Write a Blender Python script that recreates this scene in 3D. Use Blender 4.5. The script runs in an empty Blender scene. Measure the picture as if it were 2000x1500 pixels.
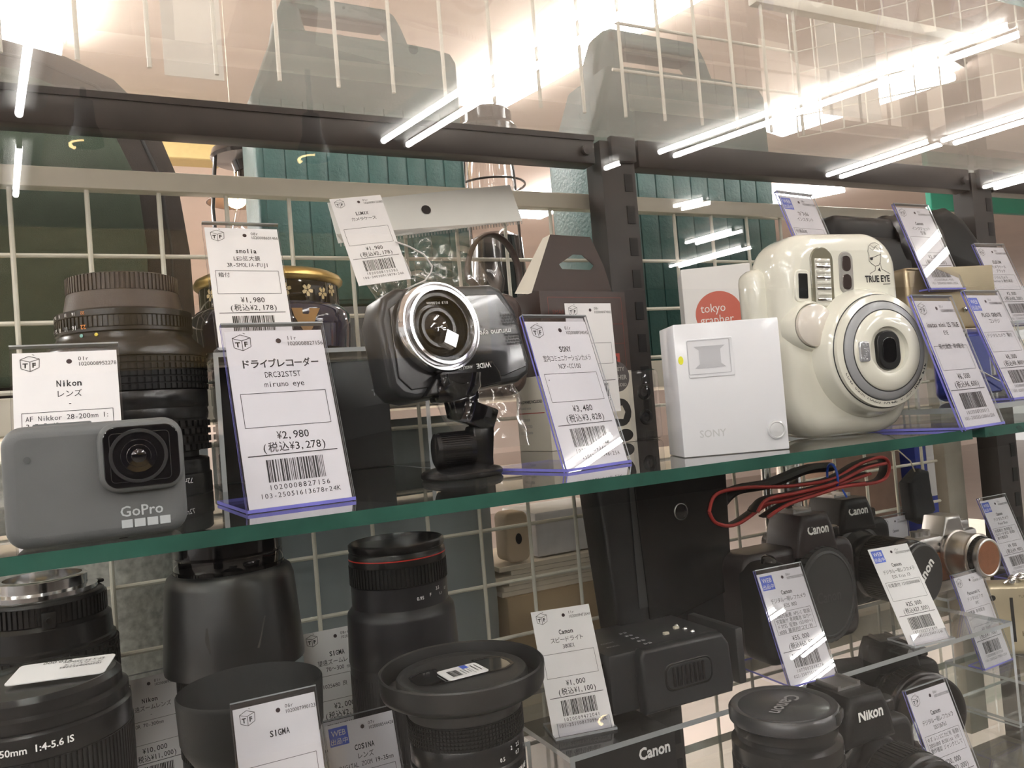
import bpy, bmesh, math, random
from mathutils import Matrix, Vector
from math import sin, cos, pi, radians as RAD

# ------------------------------------------------------------------ camera, world, light, exposure
SC = bpy.context.scene
COL = SC.collection
ZOFF = 1500.0          # all lengths below are millimetres; z = 0 is 1.5 m above the shop floor
FPX = 1583.65967
CAMP = (55.5966611, -679.530183, -139.787860)
ROT = [[0.89329364, -0.44200226, -0.08161175], [-0.0602881, 0.06210489, -0.99624712], [0.44541197, 0.89486143, 0.02883043]]

def O(x, y, z):
    return Vector((x * .001, y * .001, (z + ZOFF) * .001))

cd = bpy.data.cameras.new('camera')
cam = bpy.data.objects.new('camera', cd)
COL.objects.link(cam)
cd.sensor_fit = 'HORIZONTAL'
cd.sensor_width = 36.0
cd.lens = 36.0 * FPX / 2000.0
cd.clip_start = .01
cd.clip_end = 100
_m = Matrix(((ROT[0][0], -ROT[1][0], -ROT[2][0], 0), (ROT[0][1], -ROT[1][1], -ROT[2][1], 0), (ROT[0][2], -ROT[1][2], -ROT[2][2], 0), (0, 0, 0, 1)))
cam.matrix_world = Matrix.Translation(O(*CAMP)) @ _m
SC.camera = cam

SC.view_settings.view_transform = 'Standard'
SC.view_settings.look = 'None'
SC.view_settings.gamma = 1.0
SC.view_settings.exposure = 1.05
SC.view_settings.use_curve_mapping = False
wd = bpy.data.worlds.new('shop_ambient')
SC.world = wd
wd.use_nodes = True
wd.node_tree.nodes['Background'].inputs[0].default_value = (1.0, .95, .90, 1)
wd.node_tree.nodes['Background'].inputs[1].default_value = 0.40
try:
    SC.cycles.max_bounces = 14
    SC.cycles.transparent_max_bounces = 40
    SC.cycles.glossy_bounces = 5
    SC.cycles.sample_clamp_indirect = 6.0
    SC.cycles.use_denoising = True
    SC.cycles.caustics_reflective = False
    SC.cycles.caustics_refractive = False
except Exception:
    pass
TUBE = 24.0            # radiance of the fluorescent tubes
GLASS_Y = -372.0       # the sliding glass front of the showcase
CEIL_Z = 1300.0

def ray(x, y):
    a, b = (x - 1000) / FPX, (y - 750) / FPX
    return Vector([ROT[0][k] * a + ROT[1][k] * b + ROT[2][k] for k in range(3)])
def atY(x, y, Y):
    d = ray(x, y); return Vector(CAMP) + d * ((Y - CAMP[1]) / d[1])
def atZ(x, y, Z):
    d = ray(x, y); return Vector(CAMP) + d * ((Z - CAMP[2]) / d[2])
def atD(x, y, D):
    return Vector(CAMP) + ray(x, y) * D

# ------------------------------------------------------------------ materials (all node based)
MATS = {}
def mat(name, col, rough=.5, metal=0.0, spec=.5, coat=0.0, bump=None, var=0.0, emit=0.0, sheen=0.0, trans=0.0, vscale=60.0):
    if name in MATS: return MATS[name]
    m = bpy.data.materials.new(name); m.use_nodes = True
    nt = m.node_tree; b = nt.nodes['Principled BSDF']
    b.inputs['Base Color'].default_value = (*col, 1)
    b.inputs['Roughness'].default_value = rough
    b.inputs['Metallic'].default_value = metal
    b.inputs['Specular IOR Level'].default_value = spec
    b.inputs['Coat Weight'].default_value = coat
    b.inputs['Coat Roughness'].default_value = .04
    b.inputs['Sheen Weight'].default_value = sheen
    if trans: b.inputs['Transmission Weight'].default_value = trans
    if emit:
        b.inputs['Emission Color'].default_value = (*col, 1)
        b.inputs['Emission Strength'].default_value = emit
    if bump or var:
        tc = nt.nodes.new('ShaderNodeTexCoord')
    if bump:
        n = nt.nodes.new('ShaderNodeTexNoise'); n.inputs['Scale'].default_value = bump[0]; n.inputs['Detail'].default_value = 3
        bp = nt.nodes.new('ShaderNodeBump'); bp.inputs['Strength'].default_value = bump[1]; bp.inputs['Distance'].default_value = .0006
        nt.links.new(tc.outputs['Object'], n.inputs['Vector']); nt.links.new(n.outputs[0], bp.inputs['Height'])
        nt.links.new(bp.outputs[0], b.inputs['Normal'])
    if var:
        n = nt.nodes.new('ShaderNodeTexNoise'); n.inputs['Scale'].default_value = vscale; n.inputs['Detail'].default_value = 4
        r = nt.nodes.new('ShaderNodeValToRGB')
        r.color_ramp.elements[0].position = .3; r.color_ramp.elements[1].position = .7
        r.color_ramp.elements[0].color = (*[c * (1 - var) for c in col], 1)
        r.color_ramp.elements[1].color = (*[min(1, c * (1 + var)) for c in col], 1)
        nt.links.new(tc.outputs['Object'], n.inputs['Vector']); nt.links.new(n.outputs[0], r.inputs[0])
        nt.links.new(r.outputs[0], b.inputs['Base Color'])
    MATS[name] = m
    return m

def glass(name, tint=(.96, .985, .97), rough=0.0, dust=0.0, gain=1.0, dust_col=(.8, .78, .74), dust_scale=14.0, ior=1.5):
    """thin sheet: see-through plus a Fresnel reflection on each face, with an optional film of dust"""
    if name in MATS: return MATS[name]
    m = bpy.data.materials.new(name); m.use_nodes = True
    nt = m.node_tree; N = nt.nodes; L = nt.links
    N.remove(N['Principled BSDF'])
    out = N['Material Output']
    t = N.new('ShaderNodeBsdfTransparent'); t.inputs[0].default_value = (*tint, 1)
    g = N.new('ShaderNodeBsdfGlossy'); g.inputs['Roughness'].default_value = rough
    geo = N.new('ShaderNodeNewGeometry')
    mi = N.new('ShaderNodeMapRange')
    mi.inputs['To Min'].default_value = ior; mi.inputs['To Max'].default_value = 1 / ior
    L.new(geo.outputs['Backfacing'], mi.inputs['Value'])
    fr = N.new('ShaderNodeFresnel'); L.new(mi.outputs[0], fr.inputs['IOR'])
    mx = N.new('ShaderNodeMixShader')
    if gain != 1.0:
        mu = N.new('ShaderNodeMath'); mu.operation = 'MULTIPLY'; mu.use_clamp = True; mu.inputs[1].default_value = gain
        L.new(fr.outputs[0], mu.inputs[0]); L.new(mu.outputs[0], mx.inputs[0])
    else:
        L.new(fr.outputs[0], mx.inputs[0])
    L.new(t.outputs[0], mx.inputs[1]); L.new(g.outputs[0], mx.inputs[2])
    last = mx
    if dust:
        d = N.new('ShaderNodeBsdfDiffuse'); d.inputs[0].default_value = (*dust_col, 1)
        tl = N.new('ShaderNodeBsdfTranslucent'); tl.inputs[0].default_value = (*dust_col, 1)
        ms = N.new('ShaderNodeMixShader'); ms.inputs[0].default_value = .5
        L.new(d.outputs[0], ms.inputs[1]); L.new(tl.outputs[0], ms.inputs[2])
        tc = N.new('ShaderNodeTexCoord'); nz = N.new('ShaderNodeTexNoise'); nz.inputs['Scale'].default_value = dust_scale; nz.inputs['Detail'].default_value = 6
        mr = N.new('ShaderNodeMapRange'); mr.inputs['From Min'].default_value = .3; mr.inputs['From Max'].default_value = .75
        mr.inputs['To Min'].default_value = dust * .7; mr.inputs['To Max'].default_value = dust * 1.3
        L.new(tc.outputs['Object'], nz.inputs['Vector']); L.new(nz.outputs[0], mr.inputs['Value'])
        m2 = N.new('ShaderNodeMixShader')
        L.new(mr.outputs[0], m2.inputs[0]); L.new(last.outputs[0], m2.inputs[1]); L.new(ms.outputs[0], m2.inputs[2])
        last = m2
    L.new(last.outputs[0], out.inputs['Surface'])
    MATS[name] = m
    return m

# ------------------------------------------------------------------ mesh building, lengths in mm
def T(x=0, y=0, z=0, rx=0, ry=0, rz=0, s=1):
    m = Matrix.Translation((x, y, z))
    if rz: m = m @ Matrix.Rotation(rz, 4, 'Z')
    if rx: m = m @ Matrix.Rotation(rx, 4, 'X')
    if ry: m = m @ Matrix.Rotation(ry, 4, 'Y')
    if s != 1: m = m @ Matrix.Scale(s, 4)
    return m
FRONT = Matrix.Rotation(pi / 2, 4, 'X')      # a lathe axis +Z turned towards -Y

def rrect(w, h, r, n=6):
    r = max(.01, min(r, w / 2 - .01, h / 2 - .01))
    pts = []
    for cx, cy, a0 in ((w/2 - r, h/2 - r, 0), (-w/2 + r, h/2 - r, pi/2), (-w/2 + r, -h/2 + r, pi), (w/2 - r, -h/2 + r, 3*pi/2)):
        for k in range(n + 1):
            a = a0 + pi / 2 * k / n
            pts.append((cx + r * cos(a), cy + r * sin(a)))
    return pts
def circle(r, n=40, cx=0, cy=0, sx=1, sy=1):
    return [(cx + r * sx * cos(2*pi*k/n), cy + r * sy * sin(2*pi*k/n)) for k in range(n)]
def inset(pts, d):
    n = len(pts); out = []
    for i in range(n):
        p0, p, p1 = Vector(pts[i-1]), Vector(pts[i]), Vector(pts[(i+1) % n])
        a = (p - p0); b = (p1 - p)
        if a.length < 1e-6 or b.length < 1e-6: out.append((p.x, p.y)); continue
        a.normalize(); b.normalize()
        na, nb = Vector((-a.y, a.x)), Vector((-b.y, b.x))
        k = na + nb
        if k.length < 1e-4: out.append((p.x, p.y)); continue
        k.normalize(); c = max(.35, k.dot(na))
        q = p + k * (d / c); out.append((q.x, q.y))
    return out

GL = {}
def glyphs(s, bold):
    k = (s, bold)
    if k in GL: return GL[k]
    cu = bpy.data.curves.new('tmp', 'FONT'); cu.body = s; cu.size = 1; cu.resolution_u = 2
    if bold: cu.offset = bold
    o = bpy.data.objects.new('tmp', cu); COL.objects.link(o)
    dg = bpy.context.evaluated_depsgraph_get()
    e = o.evaluated_get(dg); me = e.to_mesh()
    vs = [(v.co.x, v.co.y) for v in me.vertices]; fs = [tuple(p.vertices) for p in me.polygons]
    e.to_mesh_clear()
    bpy.data.objects.remove(o); bpy.data.curves.remove(cu)
    x0 = min([v[0] for v in vs], default=0); x1 = max([v[0] for v in vs], default=.3)
    GL[k] = (vs, fs, x0, x1)
    return GL[k]

class MB:
    def __init__(s): s.v = []; s.f = []; s.mi = []
    def add(s, vs, fs, m=0, t=None):
        o = len(s.v)
        if t is not None: vs = [t @ Vector(v) for v in vs]
        s.v += [tuple(v) for v in vs]
        s.f += [tuple(i + o for i in f) for f in fs]
        s.mi += [m] * len(fs)
        return s
    def box(s, x0, x1, y0, y1, z0, z1, m=0, t=None, top=None):
        vs = [(x0,y0,z0),(x1,y0,z0),(x1,y1,z0),(x0,y1,z0),(x0,y0,z1),(x1,y0,z1),(x1,y1,z1),(x0,y1,z1)]
        return s.add(vs, [(0,3,2,1),(4,5,6,7),(0,1,5,4),(1,2,6,5),(2,3,7,6),(3,0,4,7)], m, t)
    def slab(s, x0, x1, y0, y1, z0, z1, mf, me, t=None):
        """box whose four narrow y/x sides get material me (sheet in xy plane)"""
        vs = [(x0,y0,z0),(x1,y0,z0),(x1,y1,z0),(x0,y1,z0),(x0,y0,z1),(x1,y0,z1),(x1,y1,z1),(x0,y1,z1)]
        s.add(vs, [(0,3,2,1),(4,5,6,7)], mf, t)
        return s.add(vs, [(0,1,5,4),(1,2,6,5),(2,3,7,6),(3,0,4,7)], me, t)
    def sheet(s, x0, x1, z0, z1, y0, y1, mf, me, t=None, mr=None):
        vs = [(x0,y0,z0),(x1,y0,z0),(x1,y1,z0),(x0,y1,z0),(x0,y0,z1),(x1,y0,z1),(x1,y1,z1),(x0,y1,z1)]
        s.add(vs, [(0,1,5,4),(2,3,7,6)], mf, t)
        s.add(vs, [(4,5,6,7),(1,2,6,5)], me if mr is None else mr, t)
        return s.add(vs, [(0,3,2,1),(3,0,4,7)], me, t)
    def rbox(s, x0, x1, y0, y1, z0, z1, b=1.0, m=0, t=None, seg=2):
        bm = bmesh.new(); bmesh.ops.create_cube(bm, size=1)
        for v in bm.verts:
            v.co = ((x0+x1)/2 + v.co.x*(x1-x0), (y0+y1)/2 + v.co.y*(y1-y0), (z0+z1)/2 + v.co.z*(z1-z0))
        b = min(b, .49 * min(abs(x1-x0), abs(y1-y0), abs(z1-z0)))
        bmesh.ops.bevel(bm, geom=bm.edges[:], offset=b, segments=seg, affect='EDGES', profile=.5)
        bm.verts.index_update()
        s.add([v.co.copy() for v in bm.verts], [tuple(v.index for v in f.verts) for f in bm.faces], m, t)
        bm.free(); return s
    def prism(s, pts, y0, y1, b=0.0, m=0, t=None, bb=None, seg=3, mcap=None):
        """outline in (x, z) (counter-clockwise seen from -y), from y0 (front) to y1 (back); b / bb round the front / back edge"""
        bb = b if bb is None else bb
        L = []
        if b:
            for k in range(seg + 1):
                a = pi/2 * k / seg; L.append((b * (1 - sin(a)), y0 + b * (1 - cos(a))))
        else: L.append((0, y0))
        if bb:
            for k in range(seg + 1):
                a = pi/2 * k / seg; L.append((bb * (1 - cos(a)), y1 - bb * (1 - sin(a))))
        else: L.append((0, y1))
        n = len(pts); vs = []; fs = []
        for d, y in L:
            q = inset(pts, d) if d > 1e-6 else pts
            vs += [(x, y, z) for x, z in q]
        for j in range(len(L) - 1):
            for i in range(n):
                a, c = j*n + i, j*n + (i+1) % n
                fs.append((a, c, c + n, a + n))
        s.add(vs, fs, m, t)
        s.add(vs, [tuple(range(n))[::1], tuple(range((len(L)-1)*n, len(L)*n))[::-1]], m if mcap is None else mcap, t)
        return s
    def poly(s, pts, y=0.0, m=0, t=None):
        return s.add([(x, y, z) for x, z in pts], [tuple(range(len(pts)))], m, t)
    def seg(s, p, q, w, y=0.0, m=0, t=None):
        p, q = Vector(p), Vector(q); d = q - p
        if d.length < 1e-6: return s
        n = Vector((-d.y, d.x)).normalized() * (w / 2)
        return s.poly([tuple(p - n), tuple(q - n), tuple(q + n), tuple(p + n)], y, m, t)
    def line(s, pts, w, y=0.0, m=0, t=None, closed=False):
        for a, b in zip(pts, pts[1:] + ([pts[0]] if closed else [])): s.seg(a, b, w, y, m, t)
        return s
    def lathe(s, prof, n=56, m=0, t=None, a0=0.0, a1=2*pi):
        full = abs(a1 - a0 - 2*pi) < 1e-6
        k = n if full else n + 1
        vs = []; fs = []; ms = []
        cur = m
        rings = []
        for pr in prof:
            r, z = pr[0], pr[1]
            rings.append((r, z, pr[2] if len(pr) > 2 else None))
        for r, z, _ in rings:
            r = max(r, .001)
            for i in range(k):
                a = a0 + (a1 - a0) * i / n
                vs.append((r * cos(a), r * sin(a), z))
        for j in range(len(rings) - 1):
            if rings[j][2] is not None: cur = rings[j][2]
            for i in range(n if full else n):
                i2 = (i + 1) % k if full else i + 1
                fs.append((j*k + i, j*k + i2, (j+1)*k + i2, (j+1)*k + i)); ms.append(cur)
        o = len(s.v)
        if t is not None: vs = [t @ Vector(v) for v in vs]
        s.v += [tuple(v) for v in vs]; s.f += [tuple(i + o for i in f) for f in fs]; s.mi += ms
        return s
    def gear(s, r, z0, z1, n=60, dr=.8, m=0, t=None, duty=.55, closed=False):
        """ribbed grip ring"""
        vs = []; fs = []
        for i in range(n):
            a = 2*pi*i/n; b = 2*pi*(i + duty)/n
            for ang, rr in ((a, r), (b, r), (b, r - dr), (2*pi*(i+1)/n, r - dr)):
                for z in (z0, z1): vs.append((rr*cos(ang), rr*sin(ang), z))
        N = len(vs)
        for i in range(N // 2):
            a = 2*i; b = (2*i + 2) % N
            fs.append((a, b, b + 1, a + 1))
        s.add(vs, fs, m, t)
        s.lathe([(r - dr - .5, z0), (r - .15*dr, z0)], 60, m, t); s.lathe([(r - .15*dr, z1), (r - dr - .5, z1)], 60, m, t)
        return s
    def knurl(s, r, z0, z1, n=40, rows=6, dr=.8, m=0, t=None, skew=0.0):
        h = (z1 - z0) / rows
        for j in range(rows):
            tt = Matrix.Rotation(skew * j, 4, 'Z')
            s.gear(r, z0 + j*h, z0 + j*h + h*.72, n, dr, m, (t @ tt) if t is not None else tt, .6)
        s.lathe([(r - dr, z0), (r - dr, z1)], 60, m, t)
        return s
    def tube(s, path, r, n=8, m=0, t=None, closed=False, flat=None):
        P = [Vector(p) for p in path]; k = len(P); vs = []; fs = []
        up = Vector((0, 0, 1)); prev = None
        for i in range(k):
            if closed: d = P[(i+1) % k] - P[i-1]
            else: d = P[min(i+1, k-1)] - P[max(i-1, 0)]
            if d.length < 1e-9: d = Vector((0, 0, 1))
            d.normalize()
            if prev is None:
                a = up.cross(d)
                if a.length < .1: a = Vector((1, 0, 0)).cross(d)
            else:
                a = prev - d * prev.dot(d)
                if a.length < 1e-4: a = up.cross(d)
            a.normalize(); prev = a; b = d.cross(a)
            for j in range(n):
                g = 2*pi*j/n
                if flat: vs.append(P[i] + a * cos(g) * flat[0] + b * sin(g) * flat[1])
                else: vs.append(P[i] + a * cos(g) * r + b * sin(g) * r)
        for i in range(k if closed else k - 1):
            for j in range(n):
                a, b = i*n + j, i*n + (j+1) % n
                c, d = ((i+1) % k)*n + j, ((i+1) % k)*n + (j+1) % n
                fs.append((a, b, d, c))
        s.add(vs, fs, m, t)
        if not closed: s.add(vs, [tuple(range(n))[::-1], tuple(range((k-1)*n, k*n))], m, t)
        return s
    def ball(s, r, m=0, t=None, n=16, sx=1, sy=1, sz=1, k0=0.0, k1=1.0):
        prof = [(r * sin(pi*(k0 + (k1-k0)*k/n)), -r * cos(pi*(k0 + (k1-k0)*k/n)) * sz) for k in range(n + 1)]
        tt = (t if t is not None else Matrix.Identity(4)) @ Matrix.Diagonal((sx, sy, 1, 1))
        return s.lathe(prof, 2*n, m, tt)
    def text(s, txt, size, m=0, t=None, align='l', bold=0.0, pitch=None, sx=1.0, wrap=None, y=-.12, maxw=None):
        """lettering in the local xz plane facing -y; pitch = fixed advance in mm; wrap = radius of a cylinder it follows"""
        vs = []; fs = []; x = 0.0
        if pitch:
            for ch in txt:
                if ch == ' ': x += pitch; continue
                g, f, x0, x1 = glyphs(ch, bold)
                wide = ord(ch) > 0x2E80 and not (0xFF61 <= ord(ch) <= 0xFF9F)
                p = pitch * (2 if wide else 1)
                w = max(.05, (x1 - x0) * size); k = min(sx, p * .88 / w)
                if ch in ',.:': off = p * .2
                elif ch == '1' or ch == 'l' or ch == 'i': off = (p - w * k) / 2
                else: off = (p - w * k) / 2
                o = len(vs)
                vs += [(x + off + (a - x0) * size * k, b * size) for a, b in g]; fs += [tuple(i + o for i in q) for q in f]
                x += p
        else:
            g, f, x0, x1 = glyphs(txt, bold)
            vs = [((a - x0) * size * sx, b * size) for a, b in g]; fs = list(f); x = (x1 - x0) * size * sx
        if maxw and x > maxw:
            k = maxw / x; vs = [(a * k, b) for a, b in vs]; x = maxw
        off = 0 if align == 'l' else (-x / 2 if align == 'c' else -x)
        vs = [(a + off, b) for a, b in vs]
        if wrap:
            W = [(wrap * sin(a / wrap), -wrap * cos(a / wrap), b) for a, b in vs]
        else:
            W = [(a, y, b) for a, b in vs]
        return s.add(W, fs, m, t)
    def build(s, name, mats, parent=None, t=None, smooth=40, loc=None):
        me = bpy.data.meshes.new(name)
        me.from_pydata([(a*.001, b*.001, c*.001) for a, b, c in s.v], [], s.f)
        if not isinstance(mats, (list, tuple)): mats = [mats]
        for m in mats: me.materials.append(m)
        if len(mats) > 1: me.polygons.foreach_set('material_index', s.mi)
        me.update()
        me.shade_smooth(); me.set_sharp_from_angle(angle=RAD(smooth))
        o = bpy.data.objects.new(name, me); COL.objects.link(o)
        if t is not None:
            q = t.copy(); q.translation = q.translation * .001; o.matrix_local = q
        if parent is not None: o.parent = parent
        elif loc is not None: o.matrix_world = Matrix.Translation(O(*loc)) @ o.matrix_local
        return o

def thing(name, label, cat, loc, rz=0.0, group=None, rx=0.0, ry=0.0):
    o = bpy.data.objects.new(name, None); COL.objects.link(o)
    o.empty_display_size = .02
    o.matrix_world = Matrix.Translation(O(*loc)) @ Matrix.Rotation(rz, 4, 'Z') @ Matrix.Rotation(rx, 4, 'X') @ Matrix.Rotation(ry, 4, 'Y')
    o['label'] = label; o['category'] = cat
    if group: o['group'] = group
    return o
def tag(o, label, cat, group=None):
    o['label'] = label; o['category'] = cat
    if group: o['group'] = group
    return o
def struct(o, label=None):
    o['kind'] = 'structure'
    if label: o['label'] = label
    return o
def solo(mb, name, mats, label, cat, loc=(0, 0, 0), group=None, t=None, smooth=40):
    return tag(mb.build(name, mats, None, t, smooth, loc), label, cat, group)
# ------------------------------------------------------------------ shared materials
PAPER = mat('white_card', (.86, .85, .86), .55, var=.015)
INK = mat('black_ink', (.012, .012, .014), .6)
GINK = mat('grey_ink', (.25, .25, .27), .6)
BLUE = mat('web_blue', (.07, .13, .62), .5)
VIOLET = mat('violet_acrylic_edge', (.20, .20, .62), .2, spec=.6, var=.1)
CLEARP = glass('clear_plastic_sheet', (.97, .97, .985))
CLEARE = mat('clear_plastic_edge', (.62, .66, .68), .15, trans=.5)
BLACK = mat('black_plastic', (.008, .008, .0085), .27, spec=.6, var=.25)
BLACKM = mat('matt_black_plastic', (.007, .007, .0075), .45, spec=.35, bump=(900, .2))
BLACKG = mat('gloss_black_plastic', (.006, .006, .007), .08, coat=.6)
RUBBER = mat('black_rubber', (.006, .006, .006), .55, spec=.35, var=.3)
CHROME = mat('chrome', (.75, .75, .76), .12, 1.0)
SILVER = mat('satin_silver', (.58, .57, .56), .34, 1.0, var=.06)
WHITEP = mat('white_print', (.80, .80, .79), .6)
GLASSB = mat('dark_lens_glass', (.004, .004, .006), .03, coat=1.0, spec=.8)
CREAM = mat('cream_enamel', (.93, .89, .76), .32, spec=.5, var=.03, bump=(200, .05))
FRAME = mat('bronze_black_frame', (.032, .026, .024), .38, var=.15, bump=(500, .08))
DARKF = mat('hole_shade_black', (.006, .006, .006), .7)  # near-black standing in for the shaded inside of slots and holes

# ------------------------------------------------------------------ the shop shell
FLOORM = mat('shop_vinyl', (.13, .115, .10), .5, var=.1, vscale=3)
CEILM = mat('ceiling_board', (.82, .70, .62), .8, var=.05, bump=(40, .3), vscale=2)
WALLM = mat('shop_wall', (.80, .68, .60), .8, var=.06, vscale=1.5)
FWALLM = mat('brown_shop_wall', (.03, .022, .018), .85, var=.2, vscale=2)
struct(MB().box(-9000, 15000, -9060, 430, -1520, -1500).build('floor', FLOORM, loc=(0, 0, 0)))
struct(MB().box(-9000, 15000, 430, 12000, -1520, -1500).build('floor', mat('pale_bounce_floor', (.42, .365, .325), .4, var=.06, vscale=3), loc=(0, 0, 0)))  # paler half added to bounce light up to the far ceiling
struct(MB().box(-9000, 15000, -9060, 12000, CEIL_Z, CEIL_Z + 40).build('ceiling', CEILM, loc=(0, 0, 0)))
struct(MB().box(-9000, 15000, 9000, 9060, -1500, CEIL_Z).build('wall_back', WALLM, loc=(0, 0, 0)))
struct(MB().box(-9000, 15000, -9060, -9000, -1500, CEIL_Z).build('wall_front', FWALLM, loc=(0, 0, 0)))

TUBEM = mat('lit_tube', (1.0, .985, .96), .5, emit=TUBE)
FIXW = mat('white_fixture', (.72, .71, .68), .4, var=.02)
def batten(p, q, label, sep=141, tubes=2, group=None, wide=None, panel=False):
    """a ceiling batten from p to q (x, y): white housing, sloped reflector, bare tubes or a milky diffuser"""
    p, q = Vector((p[0], p[1], 0)), Vector((q[0], q[1], 0)); d = q - p; Ln = d.length
    c = (p + q) / 2
    t = thing('ceiling_light', label, 'ceiling light', (c.x, c.y, CEIL_Z), math.atan2(d.y, d.x), group)
    w = wide or (sep + 130)
    m = MB(); m.box(-Ln/2 - 50, Ln/2 + 50, -w*.28, w*.28, -38, 0)
    m.add([(-Ln/2-50, -w/2, -2), (Ln/2+50, -w/2, -2), (Ln/2+50, -w*.28, -38), (-Ln/2-50, -w*.28, -38), (-Ln/2-50, w/2, -2), (Ln/2+50, w/2, -2), (Ln/2+50, w*.28, -38), (-Ln/2-50, w*.28, -38)], [(0, 3, 2, 1), (4, 5, 6, 7), (0, 4, 7, 3), (1, 2, 6, 5)])
    m.build('housing', FIXW, t)
    if panel:
        MB().rbox(-Ln/2, Ln/2, -w*.42, w*.42, -74, -39, 8).build('diffuser', TUBEM, t)
    else:
        for k in range(tubes):
            y = (k - (tubes - 1) / 2) * sep
            tb = MB().lathe([(.1, -Ln/2), (11, -Ln/2), (15, -Ln/2 + 6), (15, Ln/2 - 6), (11, Ln/2), (.1, Ln/2)], 14, 0, Matrix.Translation((0, y, -68)) @ Matrix.Rotation(pi/2, 4, 'Y')).build('tube', TUBEM, t)
            [MB().box(x_, x_ + 22, y - 12, y + 12, -80, -38).build('lamp_holder', FIXW, t) for x_ in (-Ln/2 - 22, Ln/2)]
    return t
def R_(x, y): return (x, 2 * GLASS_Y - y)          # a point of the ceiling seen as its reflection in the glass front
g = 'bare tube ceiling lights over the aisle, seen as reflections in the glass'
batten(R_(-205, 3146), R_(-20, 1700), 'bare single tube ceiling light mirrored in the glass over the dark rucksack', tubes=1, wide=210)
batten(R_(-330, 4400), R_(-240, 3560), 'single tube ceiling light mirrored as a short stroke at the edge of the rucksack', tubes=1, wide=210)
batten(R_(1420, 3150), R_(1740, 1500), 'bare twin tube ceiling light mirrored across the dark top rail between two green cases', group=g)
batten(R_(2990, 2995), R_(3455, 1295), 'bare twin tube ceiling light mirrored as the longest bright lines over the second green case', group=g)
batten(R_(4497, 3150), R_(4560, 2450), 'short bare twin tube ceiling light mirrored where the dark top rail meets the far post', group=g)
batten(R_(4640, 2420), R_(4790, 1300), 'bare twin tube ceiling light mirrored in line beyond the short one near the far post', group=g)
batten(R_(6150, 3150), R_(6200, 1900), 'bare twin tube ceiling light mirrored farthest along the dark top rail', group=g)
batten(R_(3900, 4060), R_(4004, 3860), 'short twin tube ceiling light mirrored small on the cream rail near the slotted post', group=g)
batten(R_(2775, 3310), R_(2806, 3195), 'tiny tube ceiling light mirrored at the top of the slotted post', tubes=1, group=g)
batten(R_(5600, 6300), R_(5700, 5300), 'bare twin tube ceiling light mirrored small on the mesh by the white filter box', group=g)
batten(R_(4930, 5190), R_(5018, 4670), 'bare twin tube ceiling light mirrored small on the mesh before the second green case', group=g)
g = 'added unseen fill lights overhead in the aisle before the showcase'
for x in (-300, 1350, 2960):  # unseen tubes added to brighten the showcase front from above
    batten((x, -1600), (x + 130, -450), 'added unseen twin tube fill light overhead in the aisle before the showcase', group=g)
g = 'added unseen fill light rows over the aisle'
for x in (-1750, -3250, -4750):  # tubes added out of view to lift the lower shelf from the left
    for y in (-1700, -3500, -5300, -7100):
        batten((x, y), (x + 150, y + 1500), 'added unseen twin tube fill light in the rows over the aisle', group=g)
g = 'milky ceiling lights beyond the showcase'
batten((-125, 2520), (-10, 1200), 'milky ceiling light glaring above the dark rucksack', group=g, wide=250, panel=True)
batten((1640, 2620), (1900, 1450), 'milky ceiling light glaring between the two green cases', group=g, wide=250, panel=True)
batten((3370, 2560), (3620, 1700), 'milky ceiling light glaring beside the right edge of the second green case', group=g, wide=250, panel=True)
batten((2880, 4500), (2960, 3700), 'milky ceiling light glaring under the top rail between lantern and green case', group=g, wide=250, panel=True)
for x in (-1900, -3400):  # panels added out of view as fill beyond the mesh
    for y in (1200, 3000, 4800, 6600):
        batten((x, y), (x + 100, y + 1400), 'added unseen milky fill light in the rows far beyond the rucksack', group='added unseen milky fill lights over the far aisles', wide=250, panel=True)
batten((4560, 3900), (4860, 3400), 'milky ceiling light glaring under the top rail above the blue badged price tag', group=g, wide=250, panel=True)

# warm spot lamps over the aisle (mirrored over the rucksack and the first green case)
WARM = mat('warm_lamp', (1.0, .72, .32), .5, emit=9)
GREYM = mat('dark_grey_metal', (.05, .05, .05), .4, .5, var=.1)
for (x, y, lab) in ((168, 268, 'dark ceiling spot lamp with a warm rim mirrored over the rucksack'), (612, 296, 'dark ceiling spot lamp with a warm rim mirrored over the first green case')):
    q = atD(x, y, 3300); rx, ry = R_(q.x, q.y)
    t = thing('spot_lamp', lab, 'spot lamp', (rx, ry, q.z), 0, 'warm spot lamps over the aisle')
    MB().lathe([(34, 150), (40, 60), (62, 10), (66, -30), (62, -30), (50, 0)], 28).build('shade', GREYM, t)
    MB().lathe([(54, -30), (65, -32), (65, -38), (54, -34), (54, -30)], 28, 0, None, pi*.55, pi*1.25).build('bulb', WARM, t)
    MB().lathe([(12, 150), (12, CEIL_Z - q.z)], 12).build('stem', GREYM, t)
# yellow sign board in the aisle, only seen as a dim reflection
YEL = mat('ochre_board', (.22, .15, .05), .6, var=.1, vscale=4)
solo(MB().rbox(0, 1900, -12, 12, -330, 180, 6), 'sign_board', YEL, 'ochre shop sign board mirrored dimly over the black lens barrel', 'sign', (-350, -3244, 430))

# ------------------------------------------------------------------ showcase: glass front, shelves, frame, wire mesh
struct(MB().sheet(-900, 2600, -700, 600, -2.5, 2.5, 0, 1).build('window_1', [glass('showcase_pane', (.995, .995, .995)), mat('pane_edge', (.10, .25, .20), .2)], loc=(0, GLASS_Y, 0)))

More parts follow.
